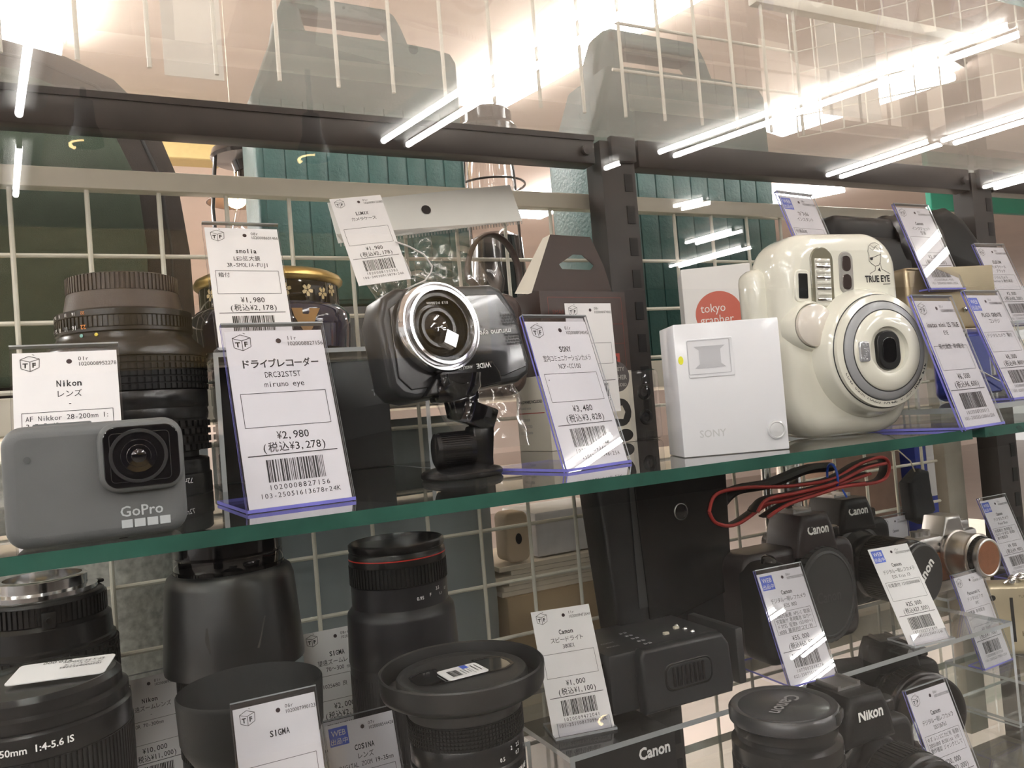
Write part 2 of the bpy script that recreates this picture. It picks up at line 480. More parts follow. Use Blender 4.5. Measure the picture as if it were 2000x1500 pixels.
SHELFG = glass('shelf_glass', (.945, .97, .955), dust=.015, gain=1.45)
EDGE = mat('green_glass_edge', (.030, .105, .078), .18, spec=.6, coat=.5, var=.25, vscale=30, trans=.15)
ZS = -178.0
def glass_shelf(x0, x1, y0, y1, ztop, th, label, sm=SHELFG):
    return solo(MB().slab(x0, x1, y0, y1, ztop - th, ztop, 0, 1), 'glass_shelf', [sm, EDGE], label, 'glass shelf')
glass_shelf(-420, 553, -340, -48, ZS, 6.5, 'thick glass shelf with green edge carrying the grey action camera and dash cam')
glass_shelf(566, 1500, -340, -48, ZS, 6.5, 'next glass shelf with green edge under the gold case and blue phone')
TOPG = glass('dusty_top_glass', (.94, .935, .92), dust=.18, dust_scale=8.0, gain=1.15, dust_col=(.86, .77, .71))
glass_shelf(-420, 1500, -345, -22, 117, 6, 'dusty top glass shelf lying on the dark upper rail', TOPG)
glass_shelf(-420, 1500, -345, -20, -485, 8, 'lowest glass shelf under the clear risers and lenses')

# posts and rails
def post(x, label):
    t = thing('shelf_post', label, 'post', (x, -30, -700))
    m = MB(); m.box(0, 38, -12, 14, 0, 806); m.build('upright', FRAME, t)
    s = MB()
    for k in range(26):
        s.box(25, 34, -12.6, -11, 14 + k*31, 31 + k*31)
    s.build('slot_row', DARKF, t)
    MB().rbox(10, 38, -17, -10, 786, 810, 1).build('corner_bracket', FRAME, t)
    MB().lathe([(.1, 0), (5, 0), (5, 3), (.1, 3.4)], 14, 0, T(-16, -13, 795) @ FRONT).build('bolt', FRAME, t)
    return t
post(486, 'slotted dark metal post rising behind the brown hang box')
post(1035, 'slotted dark metal post behind the black camera grip and price tags')
solo(MB().rbox(-420, 480, -8, 12, 0, 27, 1.2).box(-420, 480, -9, -7, 22, 27, 0), 'frame_rail', FRAME, 'dark top rail crossing in front of the first green case', 'rail', (0, -34, 83))
solo(MB().rbox(530, 1032, -8, 12, 0, 27, 1.2), 'frame_rail', FRAME, 'dark top rail crossing in front of the second green case', 'rail', (0, -34, 83))
solo(MB().rbox(1078, 1600, -8, 12, 0, 27, 1.2), 'frame_rail', FRAME, 'dark top rail beyond the far slotted post', 'rail', (0, -34, 83))
for x, lab in ((558, 'black shelf bracket with rounded tip under the joint of the two glass shelves'),):
    m = MB(); m.prism([(0, 0), (0, -24), (12, -26), (270, -15), (283, -11), (288, -4), (284, 0)], 0, 12, .8)
    solo(m, 'shelf_bracket', BLACKM, lab, 'bracket', (x, -42, -185), t=Matrix.Rotation(-pi/2, 4, 'Z'))

WIRE = mat('cream_wire', (.78, .76, .66), .35, var=.04)
def mesh_panel(x0, x1, z0, z1, zr, rows, label, rail=None, wmat=WIRE, y=0):
    t = thing('wire_mesh_panel', label, 'wire mesh', (0, y, 0))
    m = MB()
    for i in range(math.ceil(x0 / 50), math.floor(x1 / 50) + 1):
        m.tube([(i*50, 0, z0), (i*50, 0, z1)], 1.8, 8)
    for z in rows:
        m.tube([(x0, 2.6, z), (x1, 2.6, z)], 1.8, 8)
    m.build('wires', wmat, t)
    if rail: MB().rbox(x0, x1, -5, 9, rail[0], rail[1], 2.5).build('rail', CREAM, t)
    return t
mesh_panel(-420, 980, -560, 52, 0, [-50*k for k in range(0, 12)], 'cream wire mesh back panel with flat top rail behind the cameras', (49.5, 65.5))
mesh_panel(-420, 520, 149, 330, 0, [299], 'upper cream wire mesh with open lower ends above the rucksack and first green case', None)
mesh_panel(540, 800, 149, 330, 0, [199, 249], 'upper cream wire mesh with cross wires before the second green case', None)
solo(MB().rbox(740, 1500, -5, 9, 297, 312, 2.5), 'frame_rail', CREAM, 'cream flat rail high above the second green case', 'rail')

# boards of the back to back shelf behind the mesh
BOARD = mat('cream_shelf_board', (.80, .75, .64), .45, var=.04)
solo(MB().rbox(-420, 1500, 14, 420, -28, 0, 1.5), 'shelf_board', BOARD, 'cream shelf board behind the mesh carrying the green cases', 'shelf', (0, 0, -103))
solo(MB().rbox(-420, 1500, 14, 420, -28, 0, 1.5), 'shelf_board', BOARD, 'cream shelf board low behind the mesh carrying cartons and wrapped goods', 'shelf', (0, 0, -420))

# ------------------------------------------------------------------ price tags
def tf_logo(m, x, z, s, mi=1):
    """line drawing of a cube with a letter on each visible face"""
    L, Tp, Rr, Cn = (x, z + .78*s), (x + .46*s, z + s), (x + s, z + .8*s), (x + .5*s, z + .62*s)
    Lb, Rb, Cb = (x + .04*s, z + .2*s), (x + .97*s, z + .24*s), (x + .5*s, z)
    w = .035 * s
    for a, b in ((L, Tp), (Tp, Rr), (L, Cn), (Cn, Rr), (L, Lb), (Lb, Cb), (Cb, Cn), (Cb, Rb), (Rb, Rr)): m.seg(a, b, w, -.13, mi)
    m.text('T', .42*s, mi, T(x + .12*s, 0, z + .24*s), bold=.04); m.text('F', .42*s, mi, T(x + .62*s, 0, z + .26*s), bold=.04)
    m.seg((x + .62*s, z + 1.1*s), (x + .74*s, z + 1.05*s), w, -.13, mi)
def barcode(m, x0, x1, z0, z1, seed, mi=1):
    r = random.Random(seed); x = x0
    while x < x1 - .9:
        w = r.choice((.28, .28, .5, .8)); m.poly([(x, z0), (x + w, z0), (x + w, z1), (x, z1)], -.13, mi); x += w + r.choice((.3, .3, .5, .75))
TW, TH = 48.0, 91.0
def price_tag(loc, label, f, yaw=0.0, tilt=.33, stand='L', roll=0.0, web=False, group=None, base=74, front=True, violet=True, drop=0, s=1.0):
    """a white price card; f = (code, number, brand, [lines], [box lines], price, tax price, digits, footer)"""
    t = thing('price_tag', label, 'price tag', loc, yaw, group); t.scale = (s, s, s)
    EM = VIOLET if violet else CLEARE
    M = Matrix.Rotation(-tilt, 4, 'X') @ Matrix.Rotation(-roll, 4, 'Y')
    m = MB(); m.box(0, TW, 0, .35, 0, TH)
    z = lambda k: TH * (1 - k)
    if web:
        m.poly([(2, z(.025)), (2, z(.155)), (15, z(.155)), (15, z(.025))], -.1, 2)
        m.text('WEB', 5.2, 3, T(8.5, 0, z(.085)), 'c', .01, sx=.9); m.text('出品中', 4.1, 3, T(8.5, 0, z(.14)), 'c', .01)
    else: tf_logo(m, 3.5, z(.115), 8.6)
    m.poly(circle(1.35, 16, 25.5, z(.062)), -.1, 4)
    code, num, brand, lines, box, price, tax, dig, foot = f
    m.text(code, 3.1, 1, T(29.5, 0, z(.058)), pitch=1.75)
    m.text(num, 3.1, 1, T(29.5, 0, z(.092)), pitch=1.4)
    zz = .215
    m.text(brand, 4.9, 1, T(25, 0, z(zz)), 'c', .022, pitch=2.35 if max(map(ord, brand + 'a')) < 0x2E80 else 2.1, maxw=40); zz += .062
    for ln in lines:
        m.text(ln, 4.3, 1, T(25, 0, z(zz)), 'c', pitch=1.95, maxw=38); zz += .055
    b0, b1 = .365, .555
    m.line([(3.5, z(b0)), (44.5, z(b0)), (44.5, z(b1)), (3.5, z(b1))], .26, -.12, 1, closed=True)
    for k, ln in enumerate(box): m.text(ln, 3.9, 1, T(5, 0, z(b0 + .05 + .045*k)), 'l', pitch=1.9, maxw=38)
    m.text(price, 5.4, 1, T(25, 0, z(.627)), 'c', .006, pitch=2.6)
    m.text(tax, 5.3, 1, T(25, 0, z(.69)), 'c', .006, pitch=2.55, maxw=31)
    m.poly([(2.8, z(.712)), (45.2, z(.712)), (45.2, z(.707)), (2.8, z(.707))], -.12, 1)
    barcode(m, 10.5, 38.5, z(.855), z(.735), num)
    m.text(dig, 3.5, 1, T(24.5, 0, z(.895)), 'c', pitch=2.25)
    m.text(foot, 3.3, 1, T(24.5, 0, z(.936)), 'c', pitch=2.0)
    m.build('card', [PAPER, INK, BLUE, WHITEP, mat('punch_dark', (.05, .03, .035), .8)], t, M)
    if stand == 'L':
        s = MB()
        if front: s.sheet(-1.2, TW + 1.2, -1, TH + 4, -1.5, -.7, 0, 1, None, 2)
        s.sheet(-1.2, TW + 1.2, -1, TH + 4, .7, 1.9, 0, 1, None, 2)
        s.sheet(-1.2, TW + 1.2, TH + 3.2, TH + 4, -1.5, 1.9, 2, 2)
        if drop: s.sheet(6, TW - 6, -drop / cos(tilt), -1, .7, 1.9, 0, 1)
        s.build('holder_panel', [CLEARP, EM, CLEARE], t, M)
        y0 = -drop * math.tan(tilt)
        MB().slab(-1.2, TW + 1.2, -1.5 + y0, base + y0, -drop, 1.6 - drop, 0, 1).build('holder_base', [CLEARP, EM], t)
    elif stand == 'slot':
        s = MB(); s.sheet(4, TW - 3, -1.5, 9, -3, -1.2, 0, 1).sheet(4, TW - 3, -1.5, 9, 1.2, 3, 0, 1).build('slot_holder', [CLEARP, CLEARE], t, M)
        MB().slab(0, TW, -6, 26, 0, 1.8, 0, 1).build('holder_base', [CLEARP, CLEARE], t)
    return t

DECK = mat('added_dark_deck', (.13, .12, .105), .5, var=.08)  # deck added to darken the view down to the lit floor
solo(MB().rbox(-420, 1500, -345, -12, -30, 0, 2), 'added_dark_deck', DECK, 'added dark deck hiding the bright floor below the lowest glass shelf', 'deck', (0, 0, -600))
solo(MB().rbox(0, 34, -6, 10, -590, 60, 1.5), 'mesh_end_post', mat('beige_upright', (.42, .39, .33), .45, var=.05), 'beige upright at the end of the wire mesh', 'post', (985, 0, 0))
# ------------------------------------------------------------------ things on the main glass shelf
# grey action camera
GREY = mat('grey_rubber_shell', (.128, .135, .135), .55, bump=(1500, .15), var=.04)
GREYD = mat('dark_grey_ring', (.03, .03, .031), .3)
t = thing('action_camera', 'grey rubbery action camera with square lens window at the front edge of the glass shelf', 'camera', (50, -318, ZS + .2))
MB().prism([(x, z + 22.8) for x, z in rrect(62.3, 45.5, 7.5, 8)], -14, 14, 4.5, 0, None, 4.5, 5).build('body', GREY, t)
MB().prism([(x + 15.6, z + 31.2) for x, z in rrect(30.2, 27, 7, 8)], -18.3, -12, 2.2, 0, None, 0, 4).build('lens_housing', GREY, t)
lw = MB().prism([(x + 15.7, z + 31.2) for x, z in rrect(26.6, 23.4, 5, 8)], -18.9, -17, .4).build('lens_window', BLACKG, t)
m = MB(); c = T(14.6, -18.95, 31.3) @ FRONT
m.lathe([(10.4, 0), (10.2, .35), (9.2, .35), (9.0, 0)], 48, 0, c); m.lathe([(6.4, 0), (6.2, .25), (4.4, .1), (4.2, .3), (2.6, .15), (2.4, .3), (.1, .34)], 40, 1, c)
m.line([(x + 15.2, z + 31) for x, z in rrect(21, 18.6, 1.5, 3)], .25, -18.98, 0, closed=True)
m.build('lens', [GREYD, GLASSB], lw)
MB().lathe([(.1, .3), (1.25, .3), (1.25, 0)], 20, 0, T(-22.6, -14.0, 33.2) @ FRONT).build('status_light', mat('dim_indicator', (.09, .10, .10), .3), t)
MB().rbox(-21, -1, -5, 6, 45, 46.3, .6).build('shutter_button', GREY, t)
m = MB(); m.text('GoPro', 5.6, 0, T(7.0, -14.05, 8.4), 'l', .012, sx=1.0, maxw=17.5)
for k in range(4): m.poly([(7.2 + k*4.5, 4), (11 + k*4.5, 4), (11 + k*4.5, 7.1), (7.2 + k*4.5, 7.1)], -14.15, 0)
m.build('logo', mat('pale_grey_print', (.50, .54, .55), .5), t)
MB().rbox(6, 9, -8, -5, -.1, .5, .2).build('door_latch', BLACK, t)

# big zoom lens standing on its front, brown rear cap on top
BROWN = mat('brown_plastic_cap', (.055, .040, .034), .45, bump=(1400, .2), var=.1)
t = thing('camera_lens', 'black zoom lens standing brown ribbed cap up behind the grey action camera', 'lens', (68, -104, ZS))
k = 1.0
MB().lathe([(41, 0), (46, .5), (46, 13), (45, 14), (45, 22), (44, 23), (39, 24), (39, 27), (41, 28)], 72).build('front_ring', BLACK, t)
m = MB(); m.knurl(47, 28, 48, 54, 4, 1.6, 0, None, .06); m.build('zoom_ring', RUBBER, t)
MB().lathe([(43, 47), (46, 48), (46.5, 52), (46, 55), (46.8, 56), (46.8, 66), (46, 67)], 72).build('barrel', BLACK, t)
m = MB(); m.knurl(47.6, 67, 88, 76, 5, .9, 0); m.build('focus_ring', RUBBER, t)
MB().lathe([(46, 87), (47.4, 88), (47.4, 92), (46.5, 94), (42, 98.5), (40, 101), (39, 104)], 72).build('shoulder', BLACK, t)
m = MB(); m.lathe([(39, 103), (40.2, 104), (40.2, 106), (39.6, 106.5)], 72); m.gear(40.2, 106.5, 113, 84, .8, 0); m.lathe([(39.6, 113), (40.2, 113.5), (40.2, 117), (36, 118.5)], 72)
ar = m.build('aperture_ring', BLACK, t)
m = MB()
for j, s_ in enumerate(('22', '16', '11', '8', '5.6', '4')):
    a = -.62 - j * .165
    for zz, sz in ((105.4, 3.7), (114.2, 2.7)):
        m.text(s_, sz, 1 if j == 0 else 0, Matrix.Rotation(a, 4, 'Z') @ T(0, 0, zz + sz*.7) @ Matrix.Rotation(pi, 4, 'Y'), 'c', .01, wrap=40.35 if zz < 110 else 40.3)
for a, mi in ((-.43, 2), (-.66, 3)):
    m.lathe([(1.1, 0), (.9, .4), (.1, .45)], 12, mi, Matrix.Rotation(a, 4, 'Z') @ T(0, -40.2, 101.6) @ FRONT)
m.build('scale_marks', [WHITEP, mat('orange_print', (.75, .25, .05), .5), mat('yellow_dot', (.75, .6, .08), .5), mat('teal_dot', (.25, .55, .5), .5)], ar)
m = MB(); m.text('72mm', 4.6, 0, Matrix.Rotation(.62, 4, 'Z') @ T(0, 0, 11) @ Matrix.Rotation(pi, 4, 'Y'), 'c', wrap=46.2); m.build('lettering', WHITEP, t)
m = MB(); m.lathe([(35.5, 117.5), (35, 118.5), (33.2, 128), (32.6, 130)], 72); m.gear(33, 130, 140, 78, .9, 0); m.lathe([(32.4, 140), (30, 141), (26, 141), (25.5, 139), (.1, 139)], 60)
m.build('rear_cap', BROWN, t)

price_tag((12.8, -226.7, ZS + .3), 'white price tag whose lower half hides behind the grey action camera', ('01r', '1020008952278', 'Nikon', ['レンズ', '-'], ['AF Nikkor 28-200mm 1:', '3.5-5.6D'], '¥', '', '1020008952278', ''), 0.0, .33, front=False, violet=False)
price_tag((109.1, -297.8, ZS + .3), 'large white price tag of 2,980 yen next to the grey action camera', ('11r', '1020008827156', 'ドライブレコーダー', ['DRC32ST5T', 'mirumo eye'], [], '¥2,980', '(税込¥3,278)', '1020008827156', '103-25051613678r24K'), .06, .34)
price_tag((120.5, -136, -88.3), 'white price tag of 1,980 yen in front of the gold lidded jar', ('08r', '1020008601466', 'smolia', ['LED拡大鏡', '3R-SMOLIA-FUJI'], ['箱付'], '¥1,980', '(税込¥2,178)', '1020008601466', '101-24041813001r24K'), 0.02, .33, base=18, front=False, violet=False)
price_tag((279.1, -290, ZS + .3), 'white price tag of 3,828 yen with bright glare by the white square camera', ('01r', '1020008934045', 'SONY', ['室内コミュニケーションカメラ', 'NCP-CC100'], ['-'], '¥3,480', '(税込¥3,828)', '1020008934045', '101-25052518448r25A'), .20, .30)

# clear riser with the black box beneath and the jar on top
def riser(x0, x1, y0, y1, z0, z1, label, th=3, sides=True, back=False, bottom=False):
    m = MB()
    m.slab(x0, x1, y0, y1, z1 - th, z1, 0, 1)
    if sides:
        for a in (x0, x1 - th):
            vs = [(a, y0, z0), (a, y1, z0), (a, y1, z1 - th), (a, y0, z1 - th)]
            m.add(vs + [(x + th, y, z) for x, y, z in vs], [(0, 3, 2, 1), (4, 5, 6, 7)], 0)
            m.add(vs + [(x + th, y, z) for x, y, z in vs], [(0, 1, 5, 4), (1, 2, 6, 5), (3, 0, 4, 7)], 1)
    if bottom: m.slab(x0, x1, y0, y1, z0, z0 + th, 0, 1)
    return solo(m, 'display_riser', [glass('clear_acrylic', (.975, .985, .98)), CLEARE], label, 'display riser')
riser(116, 258, -140, -12, ZS, -90, 'clear acrylic riser on the glass shelf holding up the gold lidded jar')
t = thing('carton_box', 'black carton marked TM lying under the clear riser with the jar', 'box', (200, -62, ZS + .3))
MB().rbox(-72, 54, 0, 46, 0, 84, .8).build('carton', mat('black_carton', (.016, .015, .015), .33, var=.15), t)
m = MB(); m.poly([(-20, 18), (53, 28), (53, 50), (-20, 42)], -.08, 0); m.text('TM', 7, 1, T(40, -.1, 56), 'l'); m.build('print', [mat('charcoal_band', (.03, .03, .03), .3), GINK], t)  # slightly paler slanting band across the carton front, with the TM lettering

GOLD = mat('brushed_gold', (.62, .44, .16), .28, 1.0, var=.08)
NAVY = mat('navy_lacquer', (.008, .010, .035), .08, coat=.6)
BLK = mat('black_lacquer', (.008, .007, .007), .07, coat=.6)
t = thing('lidded_jar', 'black lacquer jar with gold lid and gold blossoms standing on the clear riser', 'jar', (168, -62, -89.5))
MB().lathe([(50, 0), (56, 4), (57.5, 20), (57, 30), (53, 35), (49.5, 36.5)], 72).build('body', NAVY, t)
MB().lathe([(49.5, 36), (50, 37), (50, 51), (49, 52)], 72).build('neck', BLK, t)
MB().lathe([(49, 51.5), (51.5, 52), (53.2, 53.5), (53.6, 55.5), (52, 58.5), (46, 61.5), (40, 62.5), (38, 61.5), (.1, 61)], 72).build('lid', GOLD, t)
m = MB()
for a in (.02, .35, .62, .85, -1.1, -.8):
    M_ = Matrix.Rotation(a, 4, 'Z') @ T(0, -50.25, 44 + 2*sin(a*9)) @ Matrix.Rotation(a*5, 4, 'Y')
    for j in range(5):
        q = M_ @ Matrix.Rotation(2*pi*j/5, 4, 'Y')
        m.poly([(0, .4), (1.3, 2.2), (1.2, 4), (.4, 4.6), (0, 4), (-.4, 4.6), (-1.2, 4), (-1.3, 2.2)], 0, 0, q)
m.build('blossom_print', mat('pale_gold_print', (.55, .43, .22), .4), t)
m = MB()
for j in range(7):
    a = .12 + .018*j
    m.text('', 1) if False else None
m.add([(57.9*sin(a), -57.9*cos(a), z) for a, z in ((.05, 30), (.42, 30), (.36, 24), (.30, 16), (.22, 10), (.16, 16), (.08, 24))], [(0, 6, 5, 4, 3, 2, 1)], 0)
m.build('gold_motif', mat('dull_gold_leaf', (.25, .12, .02), .5), t)

# dash cam mounted upside down on its suction foot
PEWT = mat('pewter_plastic', (.030, .031, .033), .33, .2, var=.06)
t = thing('dash_camera', 'black upside down dash cam with chrome lens ring on a suction mount', 'dash camera', (238, -238, ZS + .2))
m = MB(); m.lathe([(.1, 0), (23, 0), (24, 1.2), (24, 3.2), (22.5, 4.6), (13, 7), (9, 9), (.1, 9)], 56); m.build('suction_foot', BLACK, t)
kx = Matrix.Translation((-17, -4, 16.5)) @ Matrix.Rotation(-.15, 4, 'Z') @ Matrix.Rotation(pi/2, 4, 'Y')
m = MB(); m.gear(10.5, 2.5, 19, 44, .5, 0, kx); m.lathe([(.1, -1), (8, -1), (10, 0), (10.2, 2.5)], 40, 0, kx); m.lathe([(10, 19), (8, 23), (.1, 23)], 40, 0, kx); m.build('clamp_knob', BLACK, t)
m = MB(); m.rbox(3, 17, -8, 8, 6, 30, 2.5, 0, Matrix.Rotation(.12, 4, 'Y')); m.rbox(12, 19, -6, 6, 4, 26, 2); m.build('upright', BLACK, t)
m = MB(); m.rbox(-12, 12, -9, 9, -7, 7, 1.5, 0, T(9, -2, 36, .2, .3, .35)); m.rbox(-8, 8, -7, 7, -6, 6, 1.2, 0, T(2, -3, 41, .1, -.2, .1)); m.build('joint_block', BLACKG, t)
m = MB(); m.lathe([(6, 38), (8, 44), (14, 52), (15, 60)], 24, 0, T(1, -1, 0)); m.rbox(-14, 12, -8, 9, 44, 54, 2); m.build('ball_socket', BLACKG, t)
B = T(6, 16, 82, -.12, -.07, .22)
m = MB()
ol = [(-52, -24), (-47, -31), (-38, -34), (40, -32), (50, -28), (53, -20), (50, 14), (42, 28), (34, 32), (-36, 32), (-46, 27), (-52, 14)]
m.prism([(x, z) for x, z in ol], -8, 16, 3.5, 0, None, 5, 4); bd = m.build('body', PEWT, t, B)
m = MB(); m.prism([(-47, -20), (-40, -28), (30, -27), (48, -23), (46, 10), (36, 25), (-34, 26), (-44, 20)], -8.9, -7.5, .5); m.build('front_panel', mat('smoked_panel', (.022, .022, .023), .16, coat=.3), bd)
lc = T(-15, -8.5, 6) @ FRONT
m = MB(); m.lathe([(28, 0), (28, 4), (26.5, 7.5), (25.5, 7.5), (25, 5.5), (23.8, 5.5), (23.2, 9.5), (21.4, 9.5), (20.5, 7), (20, 3)], 64, 0, lc)
m.box(-4, 4, -34, -27, -16, -8, 0, T(-15, 4, 6, 0, .5)); m.build('chrome_ring', CHROME, bd)
m = MB(); m.lathe([(20.4, 6.5), (18.5, 6.5), (18, 4), (17.2, 4.4), (16.5, 2.8), (15.5, 3.2), (14.8, 1.6), (13, 2)], 56, 0, lc); m.lathe([(13, 2), (12, 3.6), (10, 3.6), (9.5, 2.4)], 48, 0, lc); m.lathe([(9.5, 2.4), (7.5, 3.4), (4, 4.2), (.1, 4.4)], 40, 1, lc)
ln = m.build('lens', [BLACK, GLASSB], bd)
m = MB(); m.text('F/1.9  f=3.06mm', 2.3, 0, T(-15, -15.3, 20.8) @ Matrix.Rotation(pi, 4, 'Y'), 'c'); m.text('mirumo eye', 5.2, 0, T(28.5, -9.05, 2.2) @ Matrix.Rotation(pi, 4, 'Y'), 'c', .015, maxw=25)
m.text('WIDE', 4.2, 0, T(10, -14.15, -18.5) @ Matrix.Rotation(pi, 4, 'Y'), 'c', .03); m.text('ANGLE LENS', 2.6, 0, T(-5, -14.15, -19) @ Matrix.Rotation(pi, 4, 'Y'), 'c', maxw=13); m.build('lettering', WHITEP, bd)
m = MB(); m.prism([(-16, -34), (22, -32), (22, -25), (18, -17.5), (-20, -19), (-25, -24), (-34, -33)], -14, -6, 1.2); m.build('lens_step', BLACK, bd)
m = MB()
for r_ in range(4):
    for c_ in range(6):
        for zo in (9, -4): m.lathe([(.85, .1), (.1, .12)], 8, 0, T(35.5 + c_*2.2 + (r_ % 2)*1.1, -9.0, zo - r_*1.9 + 2) @ FRONT)
m.build('speaker_holes', DARKF, bd)
m = MB(); m.prism([(x, z) for x, z in rrect(4.4, 15, 2, 5)], -.6, 1, .4, 0, T(-50.5, -2, -3, 0, 0, -1.2)); m.build('side_port', CHROME, bd)
m = MB(); m.text('GPS', 4.5, 0, T(3, -8, -33.6, 1.25), 'c'); m.text('CE', 4, 1, T(14, 0, -34.2, 1.3) @ Matrix.Rotation(pi, 4, 'Y'), 'c'); m.build('label_print', [GINK, WHITEP], bd)

# header bag with the leather case
FILM = glass('bag_film', (.94, .94, .94), .06, gain=2.4)
t = thing('plastic_bag', 'clear plastic bag with white punched header hanging behind the dash cam', 'plastic bag', (0, 0, 0))
p0, p1, p2, p3 = atY(640, 396, -14), atY(996, 361, -12), atY(1020, 431, -24), atY(738, 459, -24)
e = (p1 - p0); dn = (p2 - p1); 
m = MB(); vs = [p0, p1, p2, p2 - e]
m.add([tuple(v) for v in vs] + [tuple(v + Vector((0, 1.2, 0))) for v in vs], [(0, 3, 2, 1), (4, 5, 6, 7), (0, 1, 5, 4), (1, 2, 6, 5), (2, 3, 7, 6), (3, 0, 4, 7)], 0)
nn = e.cross(dn).normalized(); nn = nn if nn.y < 0 else -nn
d_ = ray(832, 410); hh = Vector(CAMP) + d_ * ((p1 - Vector(CAMP)).dot(nn) / d_.dot(nn)) + nn * .6
eh, dh = e.normalized(), dn.normalized()
m.add([tuple(hh + eh*(4.4*cos(a)) - dh*(4.4*sin(a))) for a in [2*pi*k_/24 for k_ in range(24)]], [tuple(range(24))], 1)
m.build('header', [mat('white_header_card', (.76, .77, .74), .5, var=.02), mat('shadow_hole', (.03, .025, .025), .9)], t)
rn = random.Random(4); nx, nz = 44, 50
def film(y_off, amp, seed):
    rn = random.Random(seed); vs = []; fs = []
    ph = [(rn.uniform(.03, .34), rn.uniform(-.28, .28), rn.uniform(0, 6)) for _ in range(9)]
    for j in range(nz + 1):
        v = j / nz
        L_ = p3.lerp(Vector((290, -118, -170)), v); L_.x = (p2 - e).x * (1 - v) + 290 * v; R__ = p2.lerp(Vector((352, -118, -170)), v); R__.x = p2.x + (346 - p2.x) * v ** .36
        for i in range(nx + 1):
            u = i / nx; q = L_.lerp(R__, u)
            w = sin(pi*u) ** .6 * min(1, 4*v) * min(1, 3*(1 - v) + .1)
            d = sum(sin(a*q.x + b*q.z + c) for a, b, c in ph) * amp
            vs.append((q.x + d*.25, q.y + y_off*w + .45*d*w, q.z))
    for j in range(nz):
        for i in range(nx):
            a = j*(nx + 1) + i; fs.append((a, a + nx + 1, a + nx + 2, a + 1))
    return MB().add(vs, fs)
film(-15, 2.6, 3).build('front_film', FILM, t, smooth=80)
film(15, 1.8, 8).build('back_film', FILM, t, smooth=80)
CR = glass('bag_seam', (.8, .8, .8), .1, dust=.35)
m = MB()
for i in range(60):
    a = p3.lerp(p2, .0); q = (p2 - e).lerp(p2, (i + .5) / 60); m.box(q.x - .5, q.x + .5, q.y - 1.5, q.y - .9, q.z - 3.2, q.z - .2)
m.build('seam_ribs', CR, t)
LEA = mat('dark_brown_leather', (.052, .032, .026), .42, bump=(700, .5), var=.2)
t = thing('leather_camera_case', 'dark brown leather camera case with loop strap inside the clear bag', 'camera case', (328, -80, -150))
m = MB(); m.prism([(x, z) for x, z in rrect(74, 84, 16, 6)], -11, 11, 6, 0, T(0, 0, 62)); m.build('pouch', LEA, t)
pth = []
for k in range(25):
    a = pi * k / 24; pth.append((34 + 25*cos(a), 34 - 20*a/pi*0, 124 + 38*sin(a)))
pth = [(58, 33, 108)] + pth + [(14, 24, 112), (18, 8, 100)]
m = MB(); m.tube(pth, 4, 10, flat=(5.5, 1.8)); m.build('strap', LEA, t)
price_tag((229, -87, -39.4), 'white hang tag of 1,980 yen dangling over the clear header bag', ('01r', '1020008125382', 'LUMIX', ['カメラケース'], [], '¥1,980', '(税込¥2,178)', '1020008125382', '106-24030913878r24A'), -.05, .38, 'none', .14).scale = (.88, .88, .88)
m = MB()
q = [atY(x, y, -76) for x, y in ((772, 472), (800, 482), (828, 497), (844, 520), (842, 532), (830, 548), (812, 556), (790, 566))]
m.tube([tuple(v) for v in q], .7, 6); q = [atY(x, y, -74) for x, y in ((774, 480), (788, 505), (800, 530), (802, 540))]; m.tube([tuple(v) for v in q], .7, 6)
solo(m, 'elastic_loop', mat('white_elastic', (.8, .8, .8), .4), 'white elastic loop of the hang tag over the clear bag', 'string')

# brown and cream hang box
BRN = mat('dark_brown_card', (.052, .032, .026), .45, var=.06)
CRM = mat('cream_card', (.76, .72, .62), .55, var=.03)
RED = mat('brick_red_print', (.42, .06, .04), .5)
REDF = mat('dim_red_print', (.16, .035, .025), .5)
t = thing('hang_box', 'brown and cream carton with a punched hanging tab, behind the 3,828 yen tag', 'box', (375, -101, ZS + .3), .13)
m = MB(); m.box(0, 93, 0, 46, 0, 62, 1); m.box(0, 93, 0, 46, 62, 131, 0); m.build('carton', [BRN, CRM], t)
m = MB(); ol = [(3, 131), (93, 131), (70, 182), (26, 182)]
hole = [(37, 153), (69, 153), (73, 157), (60, 166), (50, 166), (34, 157)]
# tab with a hole: bridge strips round it
vs = [(x, 0, z) for x, z in [(3, 131), (93, 131), (84, 157), (70, 182), (26, 182), (15, 157)]] + [(x, 0, z) for x, z in hole]
fs = [(0, 1, 7, 6), (1, 2, 8, 7), (2, 3, 9, 8), (3, 4, 10, 9), (4, 5, 11, 10), (5, 0, 6, 11)]
n = len(vs); vs2 = vs + [(x, 1.0, z) for x, y, z in vs]
m.add(vs2, fs + [tuple(i + n for i in f[::-1]) for f in fs] + [(a, b, b + n, a + n) for a, b in ((0, 1), (1, 2), (2, 3), (3, 4), (4, 5), (5, 0))], 0)
m.add([(3, -.2, 131), (26, -.2, 182), (24, 8, 180), (-4, 14, 133)], [(0, 1, 2, 3), (3, 2, 1, 0)], 1)
m.build('hanging_tab', [BRN, CRM], t, T(0, 22, 0, .05))
m = MB()
for z0, z1 in ((103, 126), (86, 103), (66, 86)): m.line([(8, z0), (88, z0), (88, z1), (8, z1)], .5, -.1, 0, closed=True)
def rlogo(m, x, z, s, mi, t=None):
    m.poly([(x, z), (x + s, z), (x + s, z + 1.25*s), (x, z + 1.25*s)], -.12, mi, t); m.text('R', s*1.25, 3, T(x + s/2, -.1, z + .18*s) if t is None else t @ T(x + s/2, -.1, z + .18*s), 'c', .02)
rlogo(m, 72, 66, 9, 1)
